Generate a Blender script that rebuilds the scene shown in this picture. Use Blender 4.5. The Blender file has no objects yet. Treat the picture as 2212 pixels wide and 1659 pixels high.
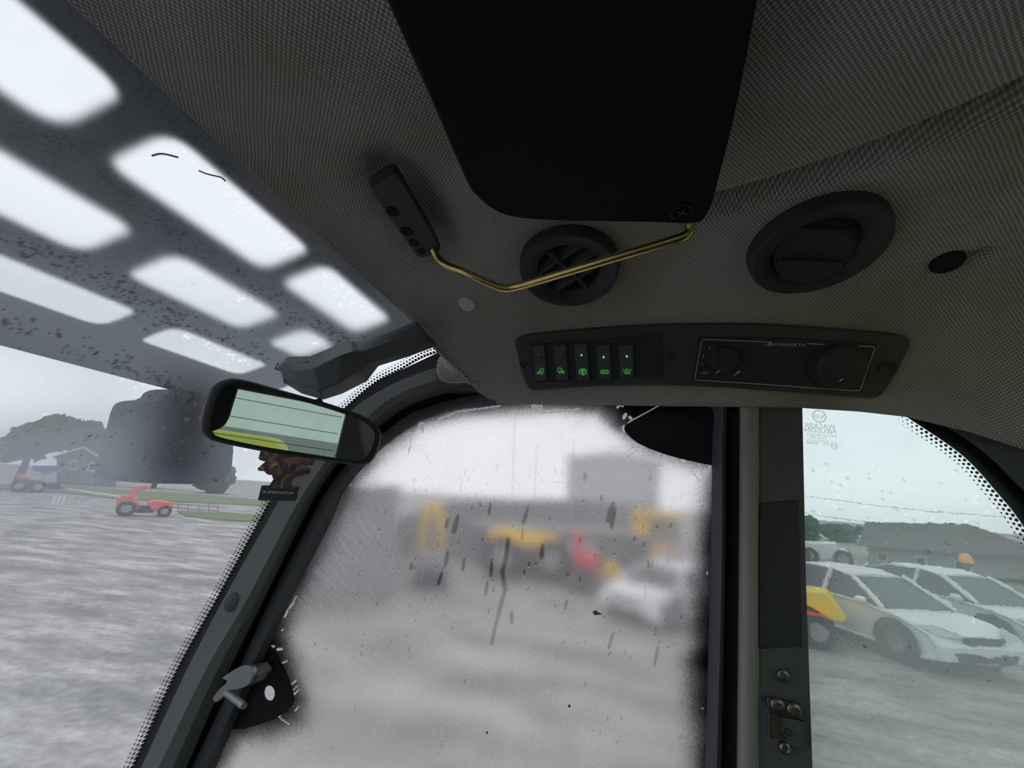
import bpy, math, random
import numpy as np
from mathutils import Vector, Matrix

random.seed(4)
rng = np.random.default_rng(7)
scene = bpy.context.scene
col = scene.collection

# ------------------------------------------------------------------ camera, sky, exposure
CZ = 2.4                                   # eye height above the yard
FPX = 850.0                                # focal length in pixels of the 2212 x 1659 frame
YAW, PITCH, ROLL = math.radians(14), math.radians(16), math.radians(4)
h_ = np.array([-math.sin(YAW), math.cos(YAW), 0.0]); zz = np.array([0, 0, 1.0])
FW = h_ * math.cos(PITCH) + zz * math.sin(PITCH)
R0 = np.array([math.cos(YAW), math.sin(YAW), 0.0]); U0 = -h_ * math.sin(PITCH) + zz * math.cos(PITCH)
RI = R0 * math.cos(ROLL) + U0 * math.sin(ROLL); UI = -R0 * math.sin(ROLL) + U0 * math.cos(ROLL)
cam_d = bpy.data.cameras.new('camera'); cam = bpy.data.objects.new('camera', cam_d); col.objects.link(cam)
cam_d.sensor_width = 36.0; cam_d.lens = FPX / 2212 * 36.0; cam_d.clip_start = 0.01; cam_d.clip_end = 2000
M4 = Matrix(((RI[0], UI[0], -FW[0], 0), (RI[1], UI[1], -FW[1], 0), (RI[2], UI[2], -FW[2], CZ), (0, 0, 0, 1)))
cam.matrix_world = M4
scene.camera = cam

world = bpy.data.worlds.new('overcast_sky'); scene.world = world; world.use_nodes = True
bg = world.node_tree.nodes['Background']
bg.inputs['Color'].default_value = (0.93, 0.95, 1.0, 1); bg.inputs['Strength'].default_value = 1.08
vs = scene.view_settings
vs.view_transform = 'Standard'; vs.look = 'None'; vs.exposure = 0.12; vs.gamma = 1.0; vs.use_curve_mapping = False
scene.cycles.use_denoising = True
scene.cycles.max_bounces = 11; scene.cycles.transmission_bounces = 7; scene.cycles.transparent_max_bounces = 10
scene.cycles.diffuse_bounces = 4; scene.cycles.glossy_bounces = 3
scene.cycles.use_adaptive_sampling = True; scene.cycles.adaptive_threshold = 0.025

# ------------------------------------------------------------------ places seen from the seat
def ray(px, py): return FW + ((px - 1106) / FPX) * RI - ((py - 829.5) / FPX) * UI
def proj(P):
    P = np.asarray(P, float); d = P @ FW
    return 1106 + FPX * (P @ RI) / d, 829.5 - FPX * (P @ UI) / d
def ony(px, py, y): d = ray(px, py); return d * (y / d[1])
def onz(px, py, z): d = ray(px, py); return d * (z / d[2])
def onpl(px, py, pl):
    p0, n = pl; d = ray(px, py); return d * ((p0 @ n) / (d @ n))
def ground(px, py):
    p = onz(px, py, -CZ); return np.array([p[0], p[1], -CZ])
V = np.array

# ------------------------------------------------------------------ materials
MATS = {}
def mat(name, base, rough=0.5, metal=0.0, bump=0.0, bscale=200.0, var=0.0, vscale=20.0, emit=None, estr=0.0, spec=0.5, coat=0.0):
    m = bpy.data.materials.new(name); m.use_nodes = True; nt = m.node_tree; b = nt.nodes['Principled BSDF']
    b.inputs['Base Color'].default_value = (*base, 1); b.inputs['Roughness'].default_value = rough
    b.inputs['Metallic'].default_value = metal; b.inputs['Specular IOR Level'].default_value = spec
    b.inputs['Coat Weight'].default_value = coat
    tc = nt.nodes.new('ShaderNodeTexCoord')
    if var > 0:
        n = nt.nodes.new('ShaderNodeTexNoise'); n.inputs['Scale'].default_value = vscale; n.inputs['Detail'].default_value = 5
        nt.links.new(tc.outputs['Object'], n.inputs['Vector'])
        mx = nt.nodes.new('ShaderNodeMix'); mx.data_type = 'RGBA'
        mx.inputs[6].default_value = (*[c * (1 - var) for c in base], 1); mx.inputs[7].default_value = (*[min(1, c * (1 + var)) for c in base], 1)
        nt.links.new(n.outputs['Fac'], mx.inputs[0]); nt.links.new(mx.outputs[2], b.inputs['Base Color'])
    if bump > 0:
        n = nt.nodes.new('ShaderNodeTexNoise'); n.inputs['Scale'].default_value = bscale; n.inputs['Detail'].default_value = 3
        nt.links.new(tc.outputs['Object'], n.inputs['Vector'])
        bp = nt.nodes.new('ShaderNodeBump'); bp.inputs['Strength'].default_value = bump; bp.inputs['Distance'].default_value = 0.002
        nt.links.new(n.outputs['Fac'], bp.inputs['Height']); nt.links.new(bp.outputs['Normal'], b.inputs['Normal'])
    if emit:
        b.inputs['Emission Color'].default_value = (*emit, 1); b.inputs['Emission Strength'].default_value = estr
    MATS[name] = m; return m
def rgb(r, g, b):
    f = lambda c: (c / 255 / 12.92) if c / 255 <= 0.04045 else ((c / 255 + 0.055) / 1.055) ** 2.4
    return (f(r), f(g), f(b))

mat('black_plastic', (0.05, 0.053, 0.062), 0.55, bump=0.25, bscale=900)
mat('panel_plastic', (0.080, 0.085, 0.095), 0.5, bump=0.2, bscale=1200)
mat('visor_vinyl', (0.008, 0.008, 0.009), 0.75, bump=0.3, bscale=700, spec=0.25)
mat('cover_plastic', (0.19, 0.205, 0.235), 0.5, bump=0.15, bscale=800)
mat('highlight_vinyl', (0.42, 0.40, 0.38), 0.6, bump=0.2, bscale=600)  # paler than the pillar, puts the highlight of its round edge into the colour
mat('rubber', (0.016, 0.017, 0.020), 0.7, spec=0.3)
mat('pillar_paint', (0.17, 0.185, 0.18), 0.5, bump=0.12, bscale=500, var=0.12)
mat('door_paint', (0.095, 0.103, 0.11), 0.45, bump=0.12, bscale=500, var=0.12)
mat('pillar_trim', (0.13, 0.132, 0.138), 0.5, bump=0.2, bscale=700, var=0.1)
mat('zinc_yellow', (0.72, 0.55, 0.22), 0.28, metal=1.0, var=0.25, vscale=60)
mat('bracket_metal', (0.30, 0.32, 0.31), 0.45, metal=0.6, var=0.2, vscale=90)
mat('striker_metal', (0.16, 0.16, 0.12), 0.4, metal=0.7, var=0.3, vscale=120)
mat('screw_metal', (0.28, 0.28, 0.26), 0.35, metal=0.9, var=0.2, vscale=200)
mat('clip_grey', (0.75, 0.78, 0.78), 0.5, bump=0.1)
mat('switch_face', (0.115, 0.118, 0.13), 0.4, bump=0.1, bscale=1500)
mat('face_plate', (0.045, 0.052, 0.055), 0.45, bump=0.1, bscale=1500)
mat('white_print', (0.85, 0.85, 0.80), 0.6)
mat('grey_lens', (0.6, 0.6, 0.6), 0.3)
mat('green_glow', (0.02, 0.2, 0.04), 0.4, emit=(0.10, 0.85, 0.16), estr=0.42)
mat('green_lamp', (0.05, 0.3, 0.08), 0.4, emit=(0.25, 1.0, 0.28), estr=0.75)
mat('frit', (0.010, 0.011, 0.013), 0.4)
mat('guard_steel', (0.055, 0.062, 0.07), 0.6, bump=0.2, bscale=60, var=0.2)
mat('lamp_black', (0.010, 0.011, 0.013), 0.6, spec=0.1)
mat('lamp_glass', (0.35, 0.36, 0.38), 0.15)
mat('mirror_glass', (0.58, 0.62, 0.60), 0.015, metal=1.0)
mat('yellow_paint', (0.95, 0.60, 0.02), 0.4, var=0.1, vscale=4)
mat('hood_yellow', (0.95, 0.84, 0.06), 0.35, var=0.06, vscale=5)
mat('red_paint', (0.70, 0.04, 0.05), 0.45, var=0.12, vscale=6)
mat('orange_red', (0.78, 0.13, 0.08), 0.45, var=0.12, vscale=6)
mat('white_paint', (0.78, 0.80, 0.80), 0.25, var=0.03, vscale=3, coat=0.3)
mat('dark_glass', (0.045, 0.055, 0.055), 0.08)
mat('tyre', (0.03, 0.03, 0.032), 0.8, bump=0.3, bscale=30)
mat('alloy', (0.35, 0.36, 0.37), 0.35, metal=0.7)
mat('lamp_clear', (0.5, 0.52, 0.54), 0.15)
mat('shed_grey', (0.25, 0.255, 0.265), 0.6, var=0.15, vscale=0.5)
mat('shed_light', (0.56, 0.57, 0.58), 0.6, var=0.1, vscale=0.5)
mat('house_brown', (0.17, 0.145, 0.12), 0.8, var=0.15, vscale=1.5)
mat('house_grey', (0.15, 0.155, 0.15), 0.8, var=0.15, vscale=1.0)
mat('house_wall', (0.33, 0.34, 0.33), 0.8, var=0.1, vscale=1.0)
mat('roof_tile', (0.09, 0.09, 0.09), 0.8, bump=0.4, bscale=8, var=0.2, vscale=3)
mat('white_trim', (0.75, 0.75, 0.72), 0.5)
mat('leaf', (0.085, 0.125, 0.05), 0.8, bump=0.6, bscale=4, var=0.4, vscale=2.0)
mat('leaf_blue', (0.05, 0.12, 0.09), 0.8, bump=0.6, bscale=4, var=0.4, vscale=2.0)
mat('bark', (0.10, 0.075, 0.05), 0.9, bump=0.5, bscale=10)
mat('grass_green', (0.14, 0.19, 0.06), 0.9, bump=0.5, bscale=10, var=0.35, vscale=0.6)
mat('blue_paint', (0.10, 0.14, 0.32), 0.4)
mat('machine_dark', (0.03, 0.03, 0.035), 0.6)
mat('amber', (0.85, 0.36, 0.03), 0.25, emit=(0.9, 0.35, 0.02), estr=0.15)
mat('wire', (0.05, 0.05, 0.05), 0.6)
mat('wood_post', (0.20, 0.17, 0.13), 0.85, bump=0.3, bscale=20)
mat('seat_cloth', (0.02, 0.021, 0.024), 0.85, bump=0.4, bscale=400)
mat('lead_leaf', (0.26, 0.15, 0.06), 0.8)
mat('floor_rubber', (0.025, 0.025, 0.025), 0.8, bump=0.3, bscale=120)

def fabric_material():
    m = bpy.data.materials.new('headliner_fabric'); m.use_nodes = True; nt = m.node_tree; N = nt.nodes; L = nt.links
    b = N['Principled BSDF']; b.inputs['Roughness'].default_value = 0.9; b.inputs['Specular IOR Level'].default_value = 0.15
    uv = N.new('ShaderNodeUVMap'); uv.uv_map = 'UVMap'
    wob = N.new('ShaderNodeTexNoise'); wob.inputs['Scale'].default_value = 14; L.new(uv.outputs[0], wob.inputs['Vector'])
    sc = N.new('ShaderNodeVectorMath'); sc.operation = 'MULTIPLY_ADD'
    L.new(wob.outputs['Color'], sc.inputs[0]); sc.inputs[1].default_value = (0.004, 0.004, 0); L.new(uv.outputs[0], sc.inputs[2])
    sp = N.new('ShaderNodeSeparateXYZ'); L.new(sc.outputs[0], sp.inputs[0])
    def wave(sock, p):
        a = N.new('ShaderNodeMath'); a.operation = 'MULTIPLY'; a.inputs[1].default_value = 2 * math.pi / p; L.new(sock, a.inputs[0])
        c = N.new('ShaderNodeMath'); c.operation = 'COSINE'; L.new(a.outputs[0], c.inputs[0]); return c.outputs[0]
    pm = N.new('ShaderNodeMath'); pm.operation = 'MULTIPLY'
    L.new(wave(sp.outputs[0], 0.0043), pm.inputs[0]); L.new(wave(sp.outputs[1], 0.0043), pm.inputs[1])
    mr = N.new('ShaderNodeMapRange'); mr.inputs[1].default_value = -0.5; mr.inputs[2].default_value = 0.9; L.new(pm.outputs[0], mr.inputs[0])
    fine = N.new('ShaderNodeTexNoise'); fine.inputs['Scale'].default_value = 900; L.new(uv.outputs[0], fine.inputs['Vector'])
    big = N.new('ShaderNodeTexNoise'); big.inputs['Scale'].default_value = 5; big.inputs['Detail'].default_value = 4; L.new(uv.outputs[0], big.inputs['Vector'])
    mx = N.new('ShaderNodeMix'); mx.data_type = 'RGBA'
    mx.inputs[6].default_value = (0.31, 0.302, 0.285, 1); mx.inputs[7].default_value = (0.82, 0.805, 0.765, 1); L.new(mr.outputs[0], mx.inputs[0])
    st = N.new('ShaderNodeMix'); st.data_type = 'RGBA'; st.blend_type = 'MULTIPLY'; st.inputs[0].default_value = 1.0
    cr = N.new('ShaderNodeValToRGB'); cr.color_ramp.elements[0].position = 0.3; cr.color_ramp.elements[0].color = (0.78, 0.70, 0.58, 1)
    cr.color_ramp.elements[1].position = 0.55; cr.color_ramp.elements[1].color = (1, 1, 1, 1)
    L.new(big.outputs['Fac'], cr.inputs[0]); L.new(mx.outputs[2], st.inputs[6]); L.new(cr.outputs[0], st.inputs[7])
    L.new(st.outputs[2], b.inputs['Base Color'])
    ad = N.new('ShaderNodeMath'); ad.operation = 'MULTIPLY_ADD'; ad.inputs[1].default_value = 0.3; L.new(fine.outputs['Fac'], ad.inputs[0]); L.new(mr.outputs[0], ad.inputs[2])
    bp = N.new('ShaderNodeBump'); bp.inputs['Strength'].default_value = 0.5; bp.inputs['Distance'].default_value = 0.0012
    L.new(ad.outputs[0], bp.inputs['Height']); L.new(bp.outputs[0], b.inputs['Normal'])
    MATS['fabric'] = m
fabric_material()

def glass_material(name, color, rough, bump=0.0, bscale=80, attr=None):
    """solid clear pane: rough refraction with a weak reflection; the roughness may come from a point attribute"""
    m = bpy.data.materials.new(name); m.use_nodes = True; nt = m.node_tree; N = nt.nodes; L = nt.links
    N.remove(N['Principled BSDF']); out = N['Material Output']
    r = N.new('ShaderNodeBsdfRefraction'); r.inputs['Color'].default_value = (*color, 1); r.inputs['IOR'].default_value = 1.45; r.inputs['Roughness'].default_value = rough
    g = N.new('ShaderNodeBsdfGlossy'); g.inputs['Roughness'].default_value = 0.05
    if attr:
        a = N.new('ShaderNodeAttribute'); a.attribute_name = attr; L.new(a.outputs['Fac'], r.inputs['Roughness'])
    mx = N.new('ShaderNodeMixShader'); mx.inputs[0].default_value = 0.025
    L.new(r.outputs[0], mx.inputs[1]); L.new(g.outputs[0], mx.inputs[2]); L.new(mx.outputs[0], out.inputs['Surface'])
    if bump:
        tc = N.new('ShaderNodeTexCoord'); n = N.new('ShaderNodeTexNoise'); n.inputs['Scale'].default_value = bscale; n.inputs['Detail'].default_value = 3
        L.new(tc.outputs['Object'], n.inputs['Vector'])
        bp = N.new('ShaderNodeBump'); bp.inputs['Strength'].default_value = bump; bp.inputs['Distance'].default_value = 0.002
        L.new(n.outputs['Fac'], bp.inputs['Height']); L.new(bp.outputs[0], r.inputs['Normal'])
    MATS[name] = m
glass_material('windscreen_glass', (0.97, 0.985, 0.99), 0.1, attr='wet')
glass_material('door_polycarbonate', (0.98, 0.975, 0.98), 0.145, bump=0.02, bscale=120)
glass_material('rear_glass', (0.885, 0.945, 0.93), 0.03, bump=0.022, bscale=70)

def thin_glass(name, color):
    m = bpy.data.materials.new(name); m.use_nodes = True; nt = m.node_tree; N = nt.nodes; L = nt.links
    N.remove(N['Principled BSDF']); out = N['Material Output']
    t = N.new('ShaderNodeBsdfTransparent'); t.inputs[0].default_value = (*color, 1)
    g = N.new('ShaderNodeBsdfGlossy'); g.inputs['Roughness'].default_value = 0.03
    mx = N.new('ShaderNodeMixShader'); mx.inputs[0].default_value = 0.04
    L.new(t.outputs[0], mx.inputs[1]); L.new(g.outputs[0], mx.inputs[2]); L.new(mx.outputs[0], out.inputs['Surface']); MATS[name] = m
thin_glass('tinted_glass', (0.70, 0.80, 0.745))
thin_glass('light_cutting_glass', (0.50, 0.57, 0.535))  # for the unseen far side, tint added to cut light on the headliner

def film_material(name, haze_col, paint_col):
    """dried dirt and condensation (translucent) and overspray (opaque) lying on a pane, with mist and drop tones painted in; amounts are point attributes"""
    m = bpy.data.materials.new(name); m.use_nodes = True; nt = m.node_tree; N = nt.nodes; L = nt.links
    N.remove(N['Principled BSDF']); out = N['Material Output']
    t = N.new('ShaderNodeBsdfTransparent'); tr = N.new('ShaderNodeBsdfTranslucent'); tr.inputs[0].default_value = (*haze_col, 1)
    d = N.new('ShaderNodeBsdfDiffuse'); d.inputs[0].default_value = (*paint_col, 1)
    a = N.new('ShaderNodeAttribute'); a.attribute_name = 'haze'; p = N.new('ShaderNodeAttribute'); p.attribute_name = 'paint'
    m1 = N.new('ShaderNodeMixShader'); L.new(a.outputs['Fac'], m1.inputs[0]); L.new(t.outputs[0], m1.inputs[1]); L.new(tr.outputs[0], m1.inputs[2])
    m2 = N.new('ShaderNodeMixShader'); L.new(p.outputs['Fac'], m2.inputs[0]); L.new(m1.outputs[0], m2.inputs[1]); L.new(d.outputs[0], m2.inputs[2])
    L.new(m2.outputs[0], out.inputs['Surface']); MATS[name] = m
def faint_print():
    m = bpy.data.materials.new('glass_print'); m.use_nodes = True; nt = m.node_tree; N = nt.nodes; L = nt.links; b = N['Principled BSDF']
    b.inputs['Base Color'].default_value = (0.35, 0.40, 0.42, 1); t = N.new('ShaderNodeBsdfTransparent'); mx = N.new('ShaderNodeMixShader'); mx.inputs[0].default_value = 0.55
    L.new(t.outputs[0], mx.inputs[1]); L.new(b.outputs[0], mx.inputs[2]); L.new(mx.outputs[0], N['Material Output'].inputs['Surface']); MATS['glass_print'] = m
faint_print()
film_material('windscreen_film', (0.80, 0.87, 0.97), (0.02, 0.02, 0.02))
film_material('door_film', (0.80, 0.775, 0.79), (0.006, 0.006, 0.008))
film_material('rear_film', (0.70, 0.76, 0.75), (0.02, 0.02, 0.02))

def ground_material():
    m = bpy.data.materials.new('wet_gravel'); m.use_nodes = True; nt = m.node_tree; N = nt.nodes; L = nt.links; b = N['Principled BSDF']
    tc = N.new('ShaderNodeTexCoord')
    n1 = N.new('ShaderNodeTexNoise'); n1.inputs['Scale'].default_value = 1.15; n1.inputs['Detail'].default_value = 13; n1.inputs['Roughness'].default_value = 0.68
    mp = N.new('ShaderNodeMapping'); mp.inputs['Rotation'].default_value = (0, 0, -0.93); mp.inputs['Scale'].default_value = (0.42, 1.25, 1)
    L.new(tc.outputs['Object'], mp.inputs['Vector']); L.new(mp.outputs[0], n1.inputs['Vector'])
    n2 = N.new('ShaderNodeTexNoise'); n2.inputs['Scale'].default_value = 9; n2.inputs['Detail'].default_value = 8; L.new(tc.outputs['Object'], n2.inputs['Vector'])
    cr = N.new('ShaderNodeValToRGB'); e = cr.color_ramp.elements
    e[0].position = 0.40; e[0].color = (0.19, 0.178, 0.168, 1); e[1].position = 0.60; e[1].color = (0.43, 0.405, 0.385, 1)
    L.new(n1.outputs['Fac'], cr.inputs[0])
    mx = N.new('ShaderNodeMix'); mx.data_type = 'RGBA'; mx.blend_type = 'OVERLAY'; mx.inputs[0].default_value = 0.6
    L.new(cr.outputs[0], mx.inputs[6]); L.new(n2.outputs['Fac'], mx.inputs[7]); L.new(mx.outputs[2], b.inputs['Base Color'])
    rr = N.new('ShaderNodeMapRange'); rr.inputs[1].default_value = 0.52; rr.inputs[2].default_value = 0.62; rr.inputs[3].default_value = 0.75; rr.inputs[4].default_value = 0.28
    L.new(n1.outputs['Fac'], rr.inputs[0]); L.new(rr.outputs[0], b.inputs['Roughness'])
    bp = N.new('ShaderNodeBump'); bp.inputs['Strength'].default_value = 0.35; bp.inputs['Distance'].default_value = 0.05
    L.new(n2.outputs['Fac'], bp.inputs['Height']); L.new(bp.outputs[0], b.inputs['Normal'])
    MATS['gravel'] = m
ground_material()

def nebula_material():
    m = bpy.data.materials.new('card_print'); m.use_nodes = True; nt = m.node_tree; N = nt.nodes; L = nt.links; b = N['Principled BSDF']
    tc = N.new('ShaderNodeTexCoord'); n = N.new('ShaderNodeTexNoise'); n.inputs['Scale'].default_value = 46; n.inputs['Detail'].default_value = 5; n.inputs['Distortion'].default_value = 1.6
    L.new(tc.outputs['Object'], n.inputs['Vector'])
    cr = N.new('ShaderNodeValToRGB'); e = cr.color_ramp.elements
    e[0].position = 0.44; e[0].color = (0.012, 0.013, 0.017, 1); e[1].position = 0.74; e[1].color = (0.95, 0.70, 0.38, 1)
    k = cr.color_ramp.elements.new(0.58); k.color = (0.42, 0.19, 0.08, 1)
    L.new(n.outputs['Fac'], cr.inputs[0]); L.new(cr.outputs[0], b.inputs['Base Color']); b.inputs['Roughness'].default_value = 0.55
    MATS['nebula'] = m
nebula_material()
mat('card_black', (0.012, 0.012, 0.014), 0.6)
mat('card_edge', (0.75, 0.60, 0.42), 0.8)

for m_ in bpy.data.materials: m_.cycles.emission_sampling = 'NONE'      # the tiny lit symbols need no light sampling

# ------------------------------------------------------------------ building helpers (cab coordinates: camera at 0,0,0)
ORG = {}
def origin_of(parent): return ORG.get(parent.name, np.zeros(3)) if parent else np.zeros(3)
class MB:
    def __init__(s): s.v = []; s.f = []
    def add(s, verts, faces):
        o = len(s.v); s.v += [tuple(map(float, p)) for p in verts]; s.f += [tuple(o + i for i in f) for f in faces]; return s
    def prism(s, poly, off):
        poly = [V(p) for p in poly]; n = len(poly); off = V(off)
        return s.add(poly + [p + off for p in poly], [tuple(range(n)), tuple(range(2 * n - 1, n - 1, -1))] + [(i, n + i, n + (i + 1) % n, (i + 1) % n) for i in range(n)])
    def box(s, c, d, rz=0.0):
        c = V(c); d = V(d) / 2; R = V([[math.cos(rz), -math.sin(rz), 0], [math.sin(rz), math.cos(rz), 0], [0, 0, 1]])
        p = [c + R @ (d * V(k)) for k in [(-1, -1, -1), (1, -1, -1), (1, 1, -1), (-1, 1, -1), (-1, -1, 1), (1, -1, 1), (1, 1, 1), (-1, 1, 1)]]
        return s.add(p, [(0, 3, 2, 1), (4, 5, 6, 7), (0, 1, 5, 4), (1, 2, 6, 5), (2, 3, 7, 6), (3, 0, 4, 7)])
    def tube(s, path, r, n=10, cap=True):
        path = [V(p) for p in path]; m = len(path); rs = r if hasattr(r, '__len__') else [r] * m
        up = None; rings = []
        for i, p in enumerate(path):
            t = path[min(i + 1, m - 1)] - path[max(i - 1, 0)]; t = t / (np.linalg.norm(t) + 1e-12)
            if up is None:
                a = V([0, 0, 1.0]) if abs(t[2]) < 0.9 else V([1.0, 0, 0]); up = a - t * (a @ t)
            else: up = up - t * (up @ t)
            up = up / np.linalg.norm(up); w = np.cross(t, up)
            rings.append([p + rs[i] * (math.cos(k * 2 * math.pi / n) * up + math.sin(k * 2 * math.pi / n) * w) for k in range(n)])
        return s.rings(rings, cap)
    def rings(s, rings, cap=True, closed=False):
        n = len(rings[0]); m = len(rings); vs_ = [p for r in rings for p in r]; fs = []
        for i in range(m if closed else m - 1):
            j = (i + 1) % m
            for k in range(n): fs.append((i * n + k, i * n + (k + 1) % n, j * n + (k + 1) % n, j * n + k))
        if cap and not closed: fs += [tuple(range(n - 1, -1, -1)), tuple((m - 1) * n + k for k in range(n))]
        return s.add(vs_, fs)
    def lathe(s, c, ax, prof, n=32, cap=True):
        """prof: (radius, height along ax)"""
        c = V(c); ax = V(ax) / np.linalg.norm(ax); a = V([1.0, 0, 0]) if abs(ax[0]) < 0.9 else V([0, 1.0, 0])
        e1 = a - ax * (a @ ax); e1 /= np.linalg.norm(e1); e2 = np.cross(ax, e1)
        return s.rings([[c + ax * hh + r * (math.cos(k * 2 * math.pi / n) * e1 + math.sin(k * 2 * math.pi / n) * e2) for k in range(n)] for r, hh in prof], cap)
    def ell(s, c, rad, nu=16, nv=10, fn=None):
        c = V(c); rings = []
        for j in range(1, nv):
            th = math.pi * j / nv
            rings.append([c + V(rad) * V([math.sin(th) * math.cos(2 * math.pi * k / nu), math.sin(th) * math.sin(2 * math.pi * k / nu), math.cos(th)]) * (fn(th, k) if fn else 1) for k in range(nu)])
        return s.rings(rings, True)
    def loft(s, lines, closed=True):
        """lines: list of polylines of equal length; neighbours are joined by quads, the last with the first when closed"""
        m = len(lines); n = len(lines[0]); vs_ = [p for l in lines for p in l]; fs = []
        for i in range(m if closed else m - 1):
            j = (i + 1) % m
            for k in range(n - 1): fs.append((i * n + k, j * n + k, j * n + k + 1, i * n + k + 1))
        if closed: fs += [tuple(i * n for i in range(m)), tuple(i * n + n - 1 for i in range(m - 1, -1, -1))]
        return s.add(vs_, fs)
    def ribbon(s, path, w, n, lift=0.0005, closed=False):
        path = [V(p) for p in path]; n = V(n); m = len(path); A = []; B = []
        for i, p in enumerate(path):
            a = path[(i - 1) % m] if (closed or i > 0) else p; b = path[(i + 1) % m] if (closed or i < m - 1) else p
            t = b - a; t = t / (np.linalg.norm(t) + 1e-12); q = np.cross(n, t) * w / 2
            A.append(p + q + n * lift); B.append(p - q + n * lift)
        k = m if closed else m - 1
        return s.add(A + B, [(i, (i + 1) % m, m + (i + 1) % m, m + i) for i in range(k)])
    def mesh(s, name, o):
        me = bpy.data.meshes.new(name); me.from_pydata([(p[0] - o[0], p[1] - o[1], p[2] - o[2]) for p in s.v], [], s.f); me.validate(); me.update(); return me
    def build(s, name, material, parent=None, smooth=False, bevel=0.0, seg=2, base=None, angle=40):
        o = origin_of(parent) if parent else (V(base) if base is not None else V(np.mean(np.array(s.v), 0)))
        me = s.mesh(name, o); me.materials.append(MATS[material])
        ob = bpy.data.objects.new(name, me); col.objects.link(ob)
        if parent: ob.parent = parent
        else: ob.location = (o[0], o[1], o[2] + CZ)
        ORG[ob.name] = o
        if bevel:
            bm_ = ob.modifiers.new('bevel', 'BEVEL'); bm_.width = bevel; bm_.segments = seg; bm_.limit_method = 'ANGLE'; bm_.angle_limit = math.radians(angle); smooth = True
        if smooth:
            me.polygons.foreach_set('use_smooth', [True] * len(me.polygons))
            me.set_sharp_from_angle(angle=math.radians(angle))
        return ob
def tag(o, label=None, cat=None, group=None, kind=None):
    if label: o['label'] = label
    if cat: o['category'] = cat
    if group: o['group'] = group
    if kind: o['kind'] = kind
    return o
def thing(name, base, label=None, cat=None, group=None, kind=None):
    o = bpy.data.objects.new(name, None); o.empty_display_size = 0.05; col.objects.link(o); o.location = (base[0], base[1], base[2] + CZ)
    ORG[o.name] = V(base, ) * 1.0 if isinstance(base, np.ndarray) else V(base, dtype=float); return tag(o, label, cat, group, kind)
def cat_rom(pts, k=6, closed=False):
    """smooth curve through the points, k steps for each span"""
    P = [V(p, dtype=float) for p in pts]; n = len(P); out = []
    for i in range(n if closed else n - 1):
        p0 = P[(i - 1) % n] if closed else P[max(i - 1, 0)]; p1 = P[i]; p2 = P[(i + 1) % n]; p3 = P[(i + 2) % n] if closed else P[min(i + 2, n - 1)]
        for j in range(k):
            t = j / k; out.append(0.5 * (2 * p1 + (p2 - p0) * t + (2 * p0 - 5 * p1 + 4 * p2 - p3) * t * t + (3 * p1 - p0 - 3 * p2 + p3) * t ** 3))
    if not closed: out.append(P[-1])
    return out
def chaikin(pts, it=2, closed=True):
    P = [V(p, dtype=float) for p in pts]
    for _ in range(it):
        Q = []
        for i in range(len(P)):
            a = P[i]; b = P[(i + 1) % len(P)]; Q += [a * 0.75 + b * 0.25, a * 0.25 + b * 0.75]
        P = Q
    return P
def px_poly(pts, fn): return [fn(p[0], p[1]) for p in pts]
def text_mesh(s, name, material, parent, pl, pr, nrm, lift=0.0006, height=None, thick=0.0002, center=False):
    """flat lettering whose baseline runs from point pl to point pr"""
    cu = bpy.data.curves.new('t', 'FONT'); cu.body = s; cu.size = 1.0; cu.resolution_u = 3
    ob = bpy.data.objects.new('t', cu); col.objects.link(ob); dg = bpy.context.evaluated_depsgraph_get()
    me = bpy.data.meshes.new_from_object(ob.evaluated_get(dg)); bpy.data.objects.remove(ob); bpy.data.curves.remove(cu)
    co = np.array([v.co[:] for v in me.vertices]); fs = [tuple(p.vertices) for p in me.polygons]; bpy.data.meshes.remove(me)
    x0, x1 = co[:, 0].min(), co[:, 0].max(); pl = V(pl); pr = V(pr); n = V(nrm)
    e1 = pr - pl; w = np.linalg.norm(e1); e1 = e1 / w; e2 = np.cross(n, e1); 
    if e2[2] < 0: e2 = -e2
    sx = w / (x1 - x0) if len(s) > 1 else height / co[:, 1].max(); sy = sx if height is None else height / max(1e-6, co[:, 1].max() - 0)
    P = pl + n * lift + np.outer((co[:, 0] - x0) * sx, e1) + np.outer(co[:, 1] * sy, e2)
    mb = MB(); mb.add(P, fs); return mb.build(name, material, parent)
def inpoly(px, py, poly):
    px = np.asarray(px); inside = np.zeros(px.shape, bool); n = len(poly)
    for i in range(n):
        x1, y1 = poly[i]; x2, y2 = poly[(i + 1) % n]
        c = ((y1 > py) != (y2 > py)) & (px < (x2 - x1) * (py - y1) / (y2 - y1 + 1e-12) + x1); inside ^= c
    return inside
def segdist(px, py, pts, closed=True):
    d = np.full(np.shape(px), 1e9); n = len(pts)
    for i in range(n if closed else n - 1):
        x1, y1 = pts[i]; x2, y2 = pts[(i + 1) % n]; dx, dy = x2 - x1, y2 - y1
        t = np.clip(((px - x1) * dx + (py - y1) * dy) / (dx * dx + dy * dy + 1e-9), 0, 1)
        d = np.minimum(d, np.hypot(px - x1 - t * dx, py - y1 - t * dy))
    return d
def sstep(a, b, x):
    t = np.clip((x - a) / (b - a), 0, 1); return t * t * (3 - 2 * t)
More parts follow.
